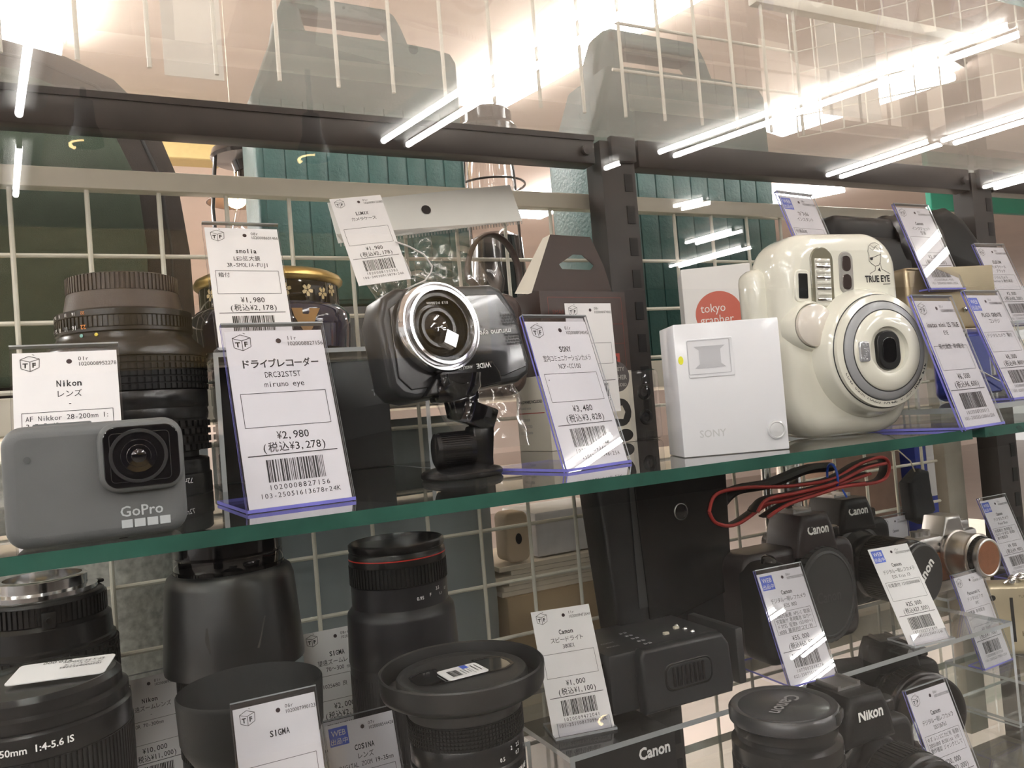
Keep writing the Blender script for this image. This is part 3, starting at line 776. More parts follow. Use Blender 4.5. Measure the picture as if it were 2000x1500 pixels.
m.text('BLACK DIAMOND' if False else 'SMARTPHONE', 5, 0, T(12, 0, 112)); m.text('SAFETY STRAP', 4.6, 0, T(36, 0, 92)); m.text('WRIST STRAP', 4.4, 0, T(50, 0, 74))
m.poly(circle(13, 36, 77, 57), -.14, 2); m.text('SAFETY', 4.8, 4, T(77, -.1, 62), 'c', .01); m.text('TETHER', 5.6, 4, T(77, -.1, 54.5), 'c', .02); m.text('INCLUDED', 3.8, 4, T(77, -.1, 48.5), 'c', .01)
a = [(78 + 11*cos(u), 26 + 12*sin(u)) for u in [k*pi/8 - pi/2 for k in range(9)]]
m.poly(a + [(78, 34), (78, 18)] [:0] + [(70, 38), (70, 30), (79, 32), (82, 26), (79, 20), (70, 21), (70, 14)], -.12, 5)
m.poly(circle(9, 24, 80, 6, 1, .6), -.12, 5)
m.build('front_print', [REDF, RED, mat('grey_badge', (.11, .10, .10), .5), BRN, mat('pale_badge_text', (.5, .48, .45), .5), mat('black_print', (.02, .018, .016), .5)], t)
m = MB(); sd = T(0, 46, 0, 0, 0, -pi/2)
for k, (tx, s_, mi) in enumerate((('HARDWARE INCLUDED', 3.4, 0), ('Matériel inclus', 3, 1))): m.text(tx, s_, mi, sd @ T(4, 0, 40 - k*5), bold=.03 if k == 0 else 0, maxw=34)
m.poly([(4, 32), (40, 32), (40, 31.2), (4, 31.2)], -.1, 2, sd)
for k, tx in enumerate(('FASTENER', 'CONNECTED', 'LOCKDOWN')): m.text(tx, 3.2, 1, sd @ T(4, 0, 25 - k*5.5), maxw=17)
rlogo(m, 12, 100, 8, 2, sd)
m.build('side_print', [INK, GINK, RED, BRN], t)
price_tag((391, -115, -150), 'white price tag with a bent corner half hidden behind the 3,828 yen tag', ('08r', '1020046474002', '', [], [], '', '', '1020046474002', ''), .1, .02, 'none')

# white square home camera
WHT = mat('gloss_white_shell', (.80, .81, .84), .22, coat=.2)
GRY = mat('pale_grey_window', (.50, .51, .54), .3)
t = thing('home_camera', 'white square home camera with small recessed window at the front edge of the shelf', 'camera', (357, -293.5, ZS + .2), -.40)
m = MB(); m.rbox(0, 64, 0, 34, 0, 79, .8); m.build('body', WHT, t)
m = MB(); m.prism([(x + 21, z + 58) for x, z in rrect(28, 23, 1, 2)], -.5, 1, .3)
m.line([(x + 20, z + 58.5) for x, z in rrect(25.5, 20, .5, 1)], .5, -.62, 1, closed=True)
for sg in (1, -1): m.add([(11, -.7, 58.5 + sg*6.5), (30, -.7, 58.5 + sg*6.5), (27, -.7, 58.5 + sg*4.2), (14, -.7, 58.5 + sg*4.2)], [(0, 3, 2, 1) if sg > 0 else (0, 1, 2, 3)], 1)
m.poly([(14, 54.2), (27, 54.2), (27, 62.8), (14, 62.8)], -.72, 2)
m.build('window', [WHT, GRY, mat('grey_sensor', (.56, .57, .60), .25)], t)
m = MB(); m.text('SONY', 6.2, 0, T(10.5, 0, 11), bold=.008, sx=1.15, maxw=16); m.build('logo', mat('faint_grey_print', (.56, .57, .58), .5), t)
m = MB(); m.lathe([(5.6, 0), (5.5, .8), (4.6, 1.1), (4.2, .4), (3.4, .7), (.1, .8)], 36, 0, T(57, -.1, 12) @ FRONT); m.build('lens', mat('pale_lens', (.62, .63, .64), .12, coat=1), t)
MB().lathe([(1.6, 0), (1.5, .35), (.1, .4)], 16, 0, T(3, -.05, 57.5) @ FRONT @ Matrix.Diagonal((1, 1.6, 1, 1))).build('yellow_sticker', mat('lemon_sticker', (.78, .78, .05), .6), t)

# white filter box with a round red logo
t = thing('filter_box', 'white carton with a round red logo standing behind the white square camera', 'box', (548, -160, ZS + .3), -.62)
m = MB(); m.rbox(-58, 0, 0, 60, 0, 144, 1.2); m.build('carton', mat('white_carton', (.74, .73, .72), .5, var=.02), t)
m = MB(); m.poly(circle(19.5, 40, -29, 103), -.12, 0); m.text('tokyo', 10.5, 1, T(-44, -.1, 105), sx=.85); m.text('grapher', 10.5, 1, T(-45, -.1, 95), sx=.85, maxw=32); m.build('round_logo', [mat('coral_red_print', (.52, .12, .08), .5), WHITEP], t)
m = MB(); s1 = T(0, 0, 0, 0, 0, pi/2); m.box(4, 58, -.4, 0, 82, 140, 0, s1); tf_logo(m, 6, 118, 12, 1)
m2 = MB(); m2.box(4, 58, -.4, 0, 82, 140, 0)
tf_logo(m2, 7, 123, 12, 1); barcode(m2, 22, 56, 122, 138, 7); m2.text('レンズフィルター', 6, 1, T(8, -.4, 110), maxw=44); m2.text('TOKYOGRAP', 5.4, 2, T(8, -.4, 103), maxw=30); m2.text('HER', 5.4, 2, T(8, -.4, 97)); m2.poly([(8, 95.3), (56, 95.3), (56, 94.7), (8, 94.7)], -.55, 1)
m2.text('¥4,480', 6, 1, T(28, -.4, 89), maxw=26); m2.text('(税込¥4,928)', 5.8, 1, T(18, -.4, 83.5), maxw=36)
m2.build('price_sticker', [PAPER, INK, RED], t, s1)

# clear case with two black earphone rings
t = thing('earphone_case', 'small clear case with two black rings beside the hang box', 'earphone case', (462, -96, ZS + .3))
m = MB(); m.rbox(0, 30, 0, 20, 0, 62, 4); m.build('case', CLEARP, t)
for zz in (20, 42):
    MB().lathe([(6, 0), (7, 1.5), (6, 3), (4.4, 3), (3.8, 1.5), (4.4, 0), (6, 0)], 28, 0, T(15, 6, zz) @ FRONT).build('ear_ring', BLACK, t)
# ------------------------------------------------------------------ white instant camera
PEARL = mat('pearl_white_plastic', (.80, .79, .69), .13, coat=.5, var=.015)
PGREY = mat('lens_ring_grey', (.36, .37, .38), .3)
LINEM = mat('thin_black_line', (.03, .03, .03), .4)
t = thing('instant_camera', 'pearl white instant camera with big round lens standing at the front of the shelf', 'camera', (511, -250, ZS + .3), -.15); t.scale = (1.12, 1.12, 1.13)
ol = []
for x, z in rrect(90, 124, 24, 8):
    k = 1 + .06 * max(0, -z / 62) - .0 * x
    ol.append((x * (1 - .035 * (1 - abs(z) / 62)) + 3, z + 62))
m = MB(); m.prism(ol, -36, 4, 12.5, 0, None, 12, 6); m.build('body', PEARL, t, smooth=60)
m = MB()
for z0, z1 in ((66, 106), (10, 56)):
    m.rbox(-50, -34, -18, 3, z0, z1, 8, 0, None, 4)
m.build('side_grip', PEARL, t, smooth=60)
lc = T(12.5, -36, 49) @ FRONT @ Matrix.Diagonal((.89, .89, .89, 1))
m = MB(); m.lathe([(45, -8), (43.5, 2), (41.5, 8), (40.5, 11), (39.6, 13), (38, 14)], 80, 0, lc); lb = m.build('lens_base', PEARL, t, smooth=60)
m = MB(); m.lathe([(38, 14), (37.8, 14.4), (37.4, 14), (37.2, 17), (33.2, 18)], 80, 0, lc); m.lathe([(38.1, 14.2), (37.5, 14.6)], 80, 1, lc); m.lathe([(33.2, 18), (32.8, 18.3), (32.4, 18.2)], 80, 1, lc)
m.lathe([(32.4, 18.2), (31.6, 19.5), (27.4, 20.4)], 80, 2, lc); m.lathe([(27.4, 20.4), (27, 20.7), (26.6, 20.5)], 80, 1, lc)
m.lathe([(26.6, 20.5), (25.5, 22), (17, 23), (15.5, 22.6), (15, 20), (12.5, 19.5)], 72, 0, lc)
m.lathe([(13, 19.6), (.1, 19.6)], 40, 0, lc)
m.build('lens_barrel', [PEARL, LINEM, PGREY], lb, smooth=50)
m = MB(); m.prism(rrect(16.5, 23, 7.5, 8), -1.5, 2, .8, 0, T(12.5, -54.5, 49)); m.prism(rrect(10, 15, 4.5, 6), -1.8, 0, .4, 1, T(12.5, -54.7, 49)); m.build('lens_opening', [mat('black_shutter', (.006, .006, .006), .35), BLACKG], lb)
m = MB(); m.prism(rrect(7, 12, 1.6, 4), -2, 2, .8, 0, T(-5.7, -55.2, 49)); m.build('light_sensor', mat('clear_sensor_window', (.55, .56, .58), .05, .6, coat=1, bump=(400, 1)), lb)
m = MB()
for j, ch in enumerate('LENS 60mm FOCUS RANGE 0.5m~'):
    a = 3.55 + j * .067
    if ch != ' ': m.text(ch, 4.0, 0, lc @ Matrix.Rotation(a, 4, 'Z') @ T(35.2, 0, 17.8, 0, 0, 0) @ Matrix.Rotation(pi/2, 4, 'Z') @ Matrix.Rotation(-pi/2, 4, 'X'), 'c', y=0)
for j, ch in enumerate('TRUE EYE'):
    a = 5.42 + j * .075
    if ch != ' ': m.text(ch, 4.6, 0, lc @ Matrix.Rotation(a, 4, 'Z') @ T(35.2, 0, 17.8) @ Matrix.Rotation(pi/2, 4, 'Z') @ Matrix.Rotation(-pi/2, 4, 'X'), 'c', .03, y=0)
m.build('ring_lettering', INK, lb)
# flash, finder windows, button
FLG = mat('flash_lens', (.60, .59, .52), .06, coat=1.0, bump=(260, 1.0))
m = MB(); m.prism(rrect(16.5, 44, 8, 8), -.9, 2, .8, 0, T(-14, -35.8, 92, 0, .05)); fb = m.build('flash_bezel', mat('flash_bezel_plastic', (.20, .19, .14), .1, coat=.8), t)
m = MB(); m.rbox(-5.6, 5.6, -.6, .5, -16, 15, .5)
for k in range(9): m.rbox(-5, 5, -1.1, -.5, -14 + k*3.3, -12.2 + k*3.3, .3, k % 2)
m.build('flash_tube', [FLG, CHROME], fb, T(-14, -36.8, 92, 0, .05))
m = MB(); m.prism(rrect(10.5, 26, 5, 8), -1, 4, .8, 0); m.prism(rrect(6.6, 9.6, 3, 6), -1.3, 1, .3, 1, T(0, 0, 5.6)); m.prism(rrect(6.6, 9.6, 3, 6), -1.3, 1, .3, 1, T(0, 0, -5.6)); m.build('sensor_windows', [mat('grey_bezel', (.30, .29, .27), .25), mat('brown_sensor_glass', (.05, .038, .036), .06, coat=1)], t, T(4, -35.6, 98, 0, .05))
m = MB(); m.prism(rrect(11.5, 20, 4, 6), -.8, 4, .8, 0); m.prism(rrect(6.5, 15, .8, 3), -1.2, 1, .2, 1); m.build('viewfinder', [PEARL, mat('dark_finder_glass', (.02, .022, .022), .05, coat=1)], t, T(-28, -35.4, 91, 0, .06))
m = MB(); m.lathe([(16, -7), (15, 1), (13.5, 3.4), (13, 3)], 48, 0, T(-25, -35.5, 67) @ FRONT); m.build('button_collar', PEARL, t, smooth=60)
m = MB(); m.lathe([(12.6, 2), (12.6, 5.4), (11.4, 6.4), (.1, 7)], 48, 0, T(-25, -35.5, 67) @ FRONT); m.build('shutter_button', mat('pearl_button', (.74, .69, .62), .2, coat=.5), t, smooth=50)
m = MB(); F_ = T(27, -36.1, 91) @ Matrix.Scale(.78, 4)
m.text('TRUE EYE', 7.2, 0, F_ @ T(0, 0, 1), 'c', .035, sx=.82, maxw=24)
m.text('maiko', 2.6, 0, F_ @ T(9, 0, -2.6), 'c', .02) if False else m.seg((5, -1), (12, -1), .5, -.1, 0, F_)
hd = [(-6, 22), (-7, 25), (-6, 29), (-3, 31.5), (1, 32), (4.5, 30), (6, 26.5), (5.5, 23)]
m.line(hd, .35, -.1, 0, F_); m.line([(-6, 22), (-6.5, 18), (-4.5, 15.5), (-1, 13.5), (2.5, 14), (4.5, 17), (5.5, 23)], .35, -.1, 0, F_)
m.line([(-5, 28), (-2, 26), (1, 28.5), (4, 26)], .3, -.1, 0, F_); m.line([(-4, 30), (-1, 28), (3, 30)], .3, -.1, 0, F_)
m.poly([(-5.5, 20.2), (-2.5, 20.6), (-2.8, 18.4), (-5, 18.2)], -.11, 0, F_); m.seg((-2.5, 20.4), (5.2, 22.6), .4, -.1, 0, F_)
m.line([(-1, 13.5), (-1.5, 10), (-6, 8), (-7, 7)], .35, -.1, 0, F_); m.line([(4, 16), (5, 11), (9, 9), (13, 7)], .35, -.1, 0, F_); m.poly([(1, 10), (3, 12.4), (4, 9)], -.1, 0, F_)
m.build('sketch_print', INK, t)

price_tag((544, -341, ZS + .3), 'white price tag leaning in front of the round lens of the instant camera', ('01r', '1020008930012', 'instax mini 25 TRUE', ['EYE', '', '箱付属無 単3電池'], [], '¥6,000', '(税込¥6,600)', '1020008930012', '101-25052512001r25A'), .12, .29)

# ------------------------------------------------------------------ next shelf bay: risers, gold case, blue camera, black camcorder
def span(x0, y0, x1, y1, Y):
    a, b = atY(x0, y0, Y), atY(x1, y1, Y); return a, b
riser(598, 850, -300, -60, ZS, -166, 'low clear acrylic tray on the next glass shelf under the blue compact camera', 4)
riser(606, 812, -134, -62, -165.9, -62, 'tall clear acrylic riser behind the instant camera', 3)
riser(856, 1010, -190, -60, ZS, -95, 'clear acrylic riser under the black camcorder', 3)
price_tag((598, -182, -58), 'blue badged white price tag on the tall clear riser above the instant camera', ('08r', '1020008551200', 'ﾌｼﾞﾌｨﾙﾑ', ['インスタント'], ['付属品無'], '¥8,000', '(税込¥8,800)', '1020008551200', '101-25042012001r25A'), .12, .33, web=True, base=20)
price_tag((640, -200, -150), 'white price tag half hidden between the instant camera and the gold case', ('06r', '1020008551311', 'Canon', ['デジタル', ''], ['2.7型', '専用電池', '1020万', '小/約一ヶ'], '¥5,000', '(税込¥5,500)', '1020008551311', '101-25042013001r25A'), 0.0, .30, base=20)
price_tag((750.6, -178, -62), 'white price tag of 2,000 yen in front of the black camcorder', ('01r', '1020008661400', 'Canon', ['インクジェット', '型番'], [], '¥2,000', '(税込¥2,200)', '1020008661400', '101-25042014001r25A'), 0.0, .33, base=20)
price_tag((875.5, -172, -98), 'white price tag beyond the gold case near the far post', ('09r', '1020008771500', 'ELECOM', ['カメラケース', 'ブラック'], ['デジタルカメラ', 'Series 2 動作確認'], '¥2,000', '(税込¥2,200)', '1020008771500', '101-25042015001r25A'), 0.0, .33, base=20)
price_tag((680.2, -289, -165.5), 'blue badged white price tag with a glare streak in front of the blue compact camera', ('01r', '1020008881600', 'PLAZA CREATE', ['コンデジ'], ['デジタルカメラ 箱付'], '¥8,000', '(税込¥8,800)', '1020008881600', '101-25052516001r25A'), .07, .33, web=True, base=44)
a, b = span(1768, 522, 1926, 640, -165)
t = thing('gold_case', 'champagne gold camera case with slanting flap above the blue camera', 'case', (a.x, -165, b.z), -.12)
w = b.x - a.x; h = a.z - b.z
m = MB(); m.prism([(x + w/2, z + h/2) for x, z in rrect(w, h, 5, 5)], 0, 26, 4, 0, None, 4); m.build('case_body', mat('champagne_gold', (.46, .38, .25), .3, .7, var=.06), t)
m = MB(); m.prism([(2, h*.97), (w*.3, h*.93), (w*.62, h*.55), (w*.9, h*.42), (w*.98, h*.46), (w - 3, h*.99)][::-1], -1.3, 1, .5, 0); m.build('flap', mat('pale_champagne', (.58, .49, .33), .25, .7, var=.05), t)
m = MB(); m.lathe([(.1, 1.2), (2, 1), (2.6, 0)], 16, 0, T(w*.62, -1.3, h*.3) @ FRONT); m.build('clasp', CHROME, t)
m = MB(); m.text('FINEPIX', 4.4, 0, T(w*.66, -1.4, h*.5), maxw=w*.3); m.build('print', mat('brown_print', (.22, .17, .10), .4), t)
MB().rbox(w*.2, w*.9, 2, 22, -5, 0, 1.5).build('lower_rim', GOLD, t)
riser(a.x - 6, min(b.x + 6, 849), -169, -138, -165.9, b.z - 5.2, 'clear acrylic stand carrying the gold case')
BLU = mat('metallic_blue', (.008, .028, .24), .2, .75, coat=.6, var=.05)
a, b = span(1862, 640, 1935, 815, -235)
t = thing('compact_camera', 'metallic blue compact camera standing on end with a white cord', 'camera', (a.x, -235, -165.6), .1)
h = a.z + 165.6
m = MB(); m.prism([(x + 30, z + h/2) for x, z in rrect(60, h, 8, 6)], 0, 24, 8, 0, None, 8, 5); m.build('body', BLU, t)
MB().prism([(x + 10, z + h*.76) for x, z in rrect(14, 28, 6, 6)], -1, 3, .8).build('strap_plate', mat('dark_blue_plate', (.01, .012, .03), .25), t)
q = [(8, -3, h - 8), (2, -6, h - 2), (-6, -6, h + 1), (-12, -4, h - 8), (-17, -2, h - 22), (-22, -2, h - 40)]
m = MB(); m.tube(q, .8, 6); m.tube([(6, -3, h - 10), (10, -5, h - 3), (14, -3, h - 9)], .8, 6); m.tube([(14, -6, h*.45), (40, -8, h*.28), (70, -10, h*.1)], .7, 6); m.build('cord', mat('white_cord', (.72, .71, .66), .6), t)
m = MB(); m.prism(rrect(44, 16, 7, 6), -4, 2, 2, 0, T(44, 0, 12)); m.build('lens_cover', BLU, t)
t = thing('camcorder', 'black camcorder with rubber hood lying on the clear riser behind the 2,000 yen tag', 'camcorder', (752, -112, -61.5), .06); t.scale = (1.3, 1, 1.35)
m = MB(); m.rbox(-70, 60, 0, 54, 0, 50, 10, 0, None, 4); m.rbox(-30, 50, 6, 48, 40, 66, 9, 0, None, 4); m.build('body', BLACKM, t)
m = MB(); m.lathe([(22, 0), (26, 6), (26, 20), (29, 26), (29, 60), (24, 64), (22, 62), (22, 40), (.1, 38)], 40, 0, T(40, 22, 44, 0, 0, .1) @ Matrix.Rotation(pi/2, 4, 'Y')); m.build('lens_barrel', BLACK, t)
m = MB(); m.prism([(95, 34), (180, 16), (186, 22), (184, 32), (140, 70), (118, 78), (100, 70)], 4, 40, 8, 0, None, 8, 4); m.build('rubber_hood', RUBBER, t)
m = MB(); m.tube([(180, 22, 26), (210, 10, 4), (240, 0, -16), (262, -6, -34)], 3, 8, flat=(6, 1.6)); m.build('hand_strap', mat('black_webbing', (.03, .03, .032), .6, bump=(1500, .5)), t)
m = MB(); m.text('Canon', 8, 0, T(20, -.2, 6), 'l', .01); m.build('logo', GINK, t)
m = MB(); m.lathe([(10, 0), (10, 2), (7, 3), (.1, 2.4)], 28, 0, T(-34, 0, 28) @ FRONT); m.build('dial', SILVER, t)
# clear box in front of the mesh behind the filter box
t = solo(MB().slab(0, 40, 0, 18, 0, 2, 0, 1).sheet(0, 40, 0, 96, 0, 1.2, 0, 1).sheet(0, 40, 0, 96, 16.8, 18, 0, 1), 'clear_box', [CLEARP, CLEARE], 'empty clear plastic box rising behind the white filter box', 'box', (562, -72, ZS + .3))
# ------------------------------------------------------------------ lower level: risers, lenses, cameras
ZR, ZL = -384.0, -485.0
riser(-110, 316, -138, -24, ZL, ZR, 'wide clear acrylic riser carrying the back row of black lenses', 3)
riser(-110, 262, -345, -142, ZL, ZR - 30, 'lower clear acrylic riser carrying the front row of black lenses', 3)
def stilt(t, r, e=0): MB().lathe([(r - 1, -29.8 - e), (r, -29 - e), (r, 0)], 56).build('lower_barrel', BLACK, t)
riser(325, 819, -180, -46, ZL, ZR, 'long clear acrylic riser carrying the flash unit and the black reflex cameras', 4)
riser(822, 965, -205, -101, ZL, -441.5, 'low clear acrylic step carrying the champagne camcorder', 3, bottom=True)
riser(838, 1010, -99, -26, ZL, -380, 'clear acrylic riser carrying the silver and brown camera', 3)

def lens_root(label, x, y, z=ZR): return thing('camera_lens', label, 'lens', (x, y, z + .2))
# silver mount lens with hatched grip
t = lens_root('black lens with shiny silver mount up and slanted hatched grip', 11, -74); H = 161
m = MB(); m.lathe([(39, 0), (40, 2), (40, 60)], 64); m.build('barrel', BLACK, t)
m = MB(); m.knurl(41.5, 58, 118, 52, 14, 1.3, 0, None, .055); m.build('grip_ring', RUBBER, t)
m = MB(); m.lathe([(40, 118), (40, 120), (38.5, 121), (38, 133), (36, 135), (35, 136)], 64); m.lathe([(35, 147), (34.5, 149), (33, 150), (25, 150)], 64); m.rbox(24, 36, -3, 3, 150, 152.5, 1, 0, Matrix.Rotation(.35, 4, 'Z')); m.build('shoulder', BLACK, t)
m = MB(); m.gear(36, 136, 147, 70, 1, 0); ag = m.build('aperture_ring', BLACK, t)
m = MB(); m.rbox(-4, 4, -38, -34, 134, 144, .8, 0, Matrix.Rotation(.12, 4, 'Z')); m.lathe([(1.9, 0), (1.7, .5), (.1, .5)], 16, 1, Matrix.Rotation(.12, 4, 'Z') @ T(0, -38, 139) @ FRONT); m.build('index_tab', [BLACK, CHROME], ag)
m = MB(); m.lathe([(31, 150), (31, 153), (25.5, 154), (25.5, 160), (24, 161), (22.5, 161), (22, 150), (21, 148)], 64); m.build('mount', CHROME, t)
m = MB(); m.lathe([(22, 150), (20, 140), (.1, 138)], 40); m.build('rear_glass', GLASSB, t)

# telephoto with reversed hood
t = lens_root('tall black lens with a wide tapered hood sleeve, in the back row', 123, -85)
m = MB(); m.lathe([(36, 0), (38, 2), (38, 30)], 64); m.build('barrel', BLACK, t)
m = MB(); m.gear(38.6, 30, 84, 90, 1, 0); m.build('zoom_ring', RUBBER, t)
m = MB(); m.lathe([(44.5, 88), (45, 86), (45.8, 86), (46, 90), (42.4, 142), (40.5, 148), (38, 150), (36.2, 150.4), (36, 147), (43, 90)], 72); m.build('hood_sleeve', mat('satin_black_hood', (.016, .016, .017), .34, spec=.9, var=.1), t)
m = MB(); m.gear(36.4, 149, 152.5, 110, .6, 0); m.lathe([(35.5, 152), (36, 153), (36, 160), (35, 161), (36, 162), (36, 170), (34, 171), (33, 170), (32, 163), (.1, 163)], 64); m.build('top_ring', BLACKG, t)
m = MB(); m.poly([(-11, 103), (-10, 112), (9, 114), (11, 118), (13, 114), (10, 106), (8, 98), (-4, 99), (-9, 97)], 0, 0); 
m = MB(); vs = [((46.15 - (z - 90)*.0692)*sin(a), -(46.15 - (z - 90)*.0692)*cos(a), z) for a, z in ((-.5, 120), (-.1, 121), (.36, 122), (.3, 114), (.22, 103), (-.05, 105), (-.2, 102), (-.46, 104), (-.52, 112))]
m.add(vs, [tuple(range(len(vs)))[::-1]], 0); m.build('tape_residue', mat('dull_tape_mark', (.055, .05, .046), .6), t)

# cup hood lens
t = lens_root('black lens with a deep cup hood open upward in the front row', 118, -188); t.scale = (1.02, 1.02, .97); stilt(t, 31)
m = MB(); m.gear(32, 8, 60, 64, 1.6, 0); m.lathe([(31, 0), (31.5, 8)], 64); m.lathe([(30, 60), (32, 61), (32, 64)], 64); m.build('barrel', BLACK, t)
m = MB(); m.lathe([(31, 63), (33, 65), (36.5, 71), (38.4, 76), (39.4, 99), (39.4, 101), (38.7, 102), (38.2, 100), (37, 76), (33, 69), (.1, 66)], 72); m.build('lens_hood', mat('velvet_black', (.016, .017, .018), .6, bump=(1200, .2), var=.1), t)

# red ring telephoto
t = lens_root('black lens with a thin red ring standing before the wire mesh', 233, -117, ZR + 8)
MB().lathe([(36, -8), (37, -7.5), (37, 0)], 48).build('lower_barrel', BLACK, t)
m = MB(); m.lathe([(37, 0), (38, 2), (38.4, 40), (38.4, 66)], 64); m.gear(38.6, 6, 60, 96, .8, 0); m.lathe([(38.4, 66), (39, 68), (38, 98), (37.5, 101), (35, 104), (34, 105), (34, 120), (33, 121)], 64); m.build('barrel', mat('blue_black_barrel', (.012, .012, .015), .36, var=.2), t)
m = MB(); m.gear(34.6, 121, 134, 76, .9, 0); m.build('focus_ring', RUBBER, t)
m = MB(); m.lathe([(34.2, 134), (34.4, 137.4), (34.4, 138.4, 1), (34.4, 139.2, 0), (34, 142), (33, 143), (34, 144.5), (34, 148), (32.6, 149), (31.6, 148), (30.5, 138), (28, 134)], 64); m.build('front_rim', [BLACK, mat('red_ring_paint', (.55, .03, .02), .35)], t)
m = MB(); m.lathe([(28.5, 134), (14, 137), (.1, 138)], 48); m.build('front_glass', GLASSB, t)
m = MB()
for a, z, s_, sz in ((.10, 111, '0.95', 3.2), (.34, 112, 'F', 3.0), (.55, 115, '3.5', 3.2), (.64, 111, '1.1', 2.6), (.85, 113, '1.7', 2.6)): m.text(s_, sz, 0, Matrix.Rotation(a, 4, 'Z') @ T(0, 0, z), 'c', .02, wrap=34.2)
m.text('LENS MADE IN JAPAN', 3.0, 0, Matrix.Rotation(-.02, 4, 'Z') @ T(0, 0, 67.5), 'c', .03, wrap=39.2)
m.poly([(0, 0)] * 0 or [(0, 0), (.001, 0), (0, .001)], 0, 0, T(0, 0, 80))
m.text('1025680', 3.4, 1, T(0, 0, 77), 'c', .03, wrap=39.2); m.build('lettering', [WHITEP, mat('blue_grey_print', (.25, .29, .33), .4)], t)

# wide lens with petal hood and clipped cap
t = lens_root('black lens with broad round hood and stickered cap by the 1,000 yen tag', 228, -238); t.scale = (1.0, 1.0, 1.05); stilt(t, 32)
m = MB(); m.lathe([(32, 0), (33, 1.5), (33, 46), (32, 47), (32.6, 48), (32.6, 58), (32, 59)], 64); m.gear(33.2, 18, 24, 120, .4, 0); m.build('barrel', BLACK, t)
m = MB(); m.knurl(33.4, 59, 71, 100, 6, .5, 0); m.build('focus_ring', RUBBER, t)
m = MB(); m.lathe([(32.6, 71), (33, 72), (33, 76.5), (36, 78), (42, 79.8), (46.3, 82.2), (47.3, 84.5), (47.9, 93.4), (47, 94.2), (46, 93.5), (45, 83), (40, 80.5), (37, 80)], 80); m.build('lens_hood', mat('satin_black_hood', (.016, .016, .017), .34, spec=.9), t)
m = MB(); m.lathe([(38, 80), (38, 85), (37, 86.4), (35, 86.2), (33, 85.4), (31, 86), (.1, 86)], 64); cp = m.build('lens_cap', mat('cap_black', (.026, .026, .027), .42, bump=(1500, .15)), t); cp.location.z = .0042
m = MB()
for sg in (1, -1):
    ol = [(sg*12, -13), (sg*22, -13), (sg*29, -8), (sg*30, 0), (sg*29, 8), (sg*22, 13), (sg*12, 13)]
    if sg < 0: ol = ol[::-1]
    m.line(ol, 1.6, 0, 0, T(0, 0, 86.7, -pi/2), closed=True); m.poly(inset(ol, 1), 0, 1, T(0, 0, 86.4, -pi/2))
m.build('pinch_grip', [BLACK, BLACKG], cp)
m = MB(); q = T(-1, -4, 86.9, -pi/2, 0, 0) @ Matrix.Rotation(-.06, 4, 'Y'); m.prism(rrect(25, 19, 2, 4), -.5, 0, 0, 0, q @ T(0, 0, -2)); 
barcode(m, -9, -2, -7, 6, 31); m2 = MB(); m2.prism(rrect(25, 19, 2, 4), -.5, 0, 0, 0)
r = random.Random(5); x = -8.5
for kk in range(14): w = r.choice((.2, .35)); m2.poly([(x, -6), (x + w, -6), (x + w, 4.5), (x, 4.5)], -.6, 1); x += .46
m2.poly([(1.5, 3), (5.5, 3), (5.5, 9), (1.5, 9)], -.6, 2)
for kk in range(5): m2.line([(-.5 + (kk % 3)*2, -6 + kk*.6), (-.5 + (kk % 3)*2, 2.5)], .5, -.58, 3); m2.line([(7.5 + (kk % 2)*2.4, -5), (7.5 + (kk % 2)*2.4, 6)], .6, -.58, 3)
m2.line([(5, -8), (5, 2)], .2, -.6, 1); m2.build('sticker', [PAPER, INK, BLUE, GINK], cp, q)
m = MB(); m.text('DIGITAL ZOOM AF', 3.6, 0, Matrix.Rotation(.42, 4, 'Z') @ T(0, 0, 40), 'c', .04, wrap=33.2)
for a, s_, z in ((.22, '0.5', 50), (.60, '0.7', 50), (.44, '2', 53.8), (.62, '2.5', 53.8), (.9, '1', 50), (1.05, '1.5', 50)): m.text(s_, 2.9, 0, Matrix.Rotation(a, 4, 'Z') @ T(0, 0, z), 'c', .01, wrap=32.9)
m.build('lettering', WHITEP, t)

# kit telephoto with stickered cap at the lower corner
t = lens_root('black zoom lens with a price sticker on its cap, nearest of the lower lenses', 22, -282, ZR + 10); stilt(t, 34, 10); H = 138
m = MB(); m.lathe([(33, 0), (34.5, 2), (34.5, 70)], 72); m.lathe([(34.5, 115), (34.8, 116), (34.8, 124.5), (33.8, 125.5), (33, 126)], 72); m.build('barrel', BLACK, t)
m = MB(); m.gear(35.2, 70, 115, 110, .8, 0); m.build('zoom_ring', RUBBER, t)
m = MB(); m.lathe([(33, 125.5), (34, 126.3), (34, 130.5), (32.5, 131.2), (31.8, 131.6)], 72); m.build('focus_ring', BLACK, t)
m = MB(); m.lathe([(31.6, 130), (31.8, 131), (31.6, 136), (29.5, 138), (27, 137.4), (26.5, 136.6), (.1, 136.6)], 72); cp = m.build('lens_cap', BLACK, t)
m = MB(); m.gear(32.6, 131, 136, 200, .5, 0); m2 = MB()
for a in (-.62, pi - .62):
    for j in range(18): m2.box(-.2, .2, -33, -31, 131.5, 136, 0, Matrix.Rotation(a + (j - 9)*.017, 4, 'Z'))
m2.build('pinch_grip', mat('worn_grey_plastic', (.16, .16, .16), .4), cp)
m2 = MB(); m2.prism(rrect(38, 20, 2, 4), -.4, 0, 0, 0); barcode(m2, -15, 8, 1.5, 7.5, 17)
for kk, s_ in enumerate(('1020008952285', 'ズームレンズ', 'EF-S 55-250mm')): m2.text(s_, 2.6, 1, T(-15, -.42, -2 - kk*2.6), maxw=26)
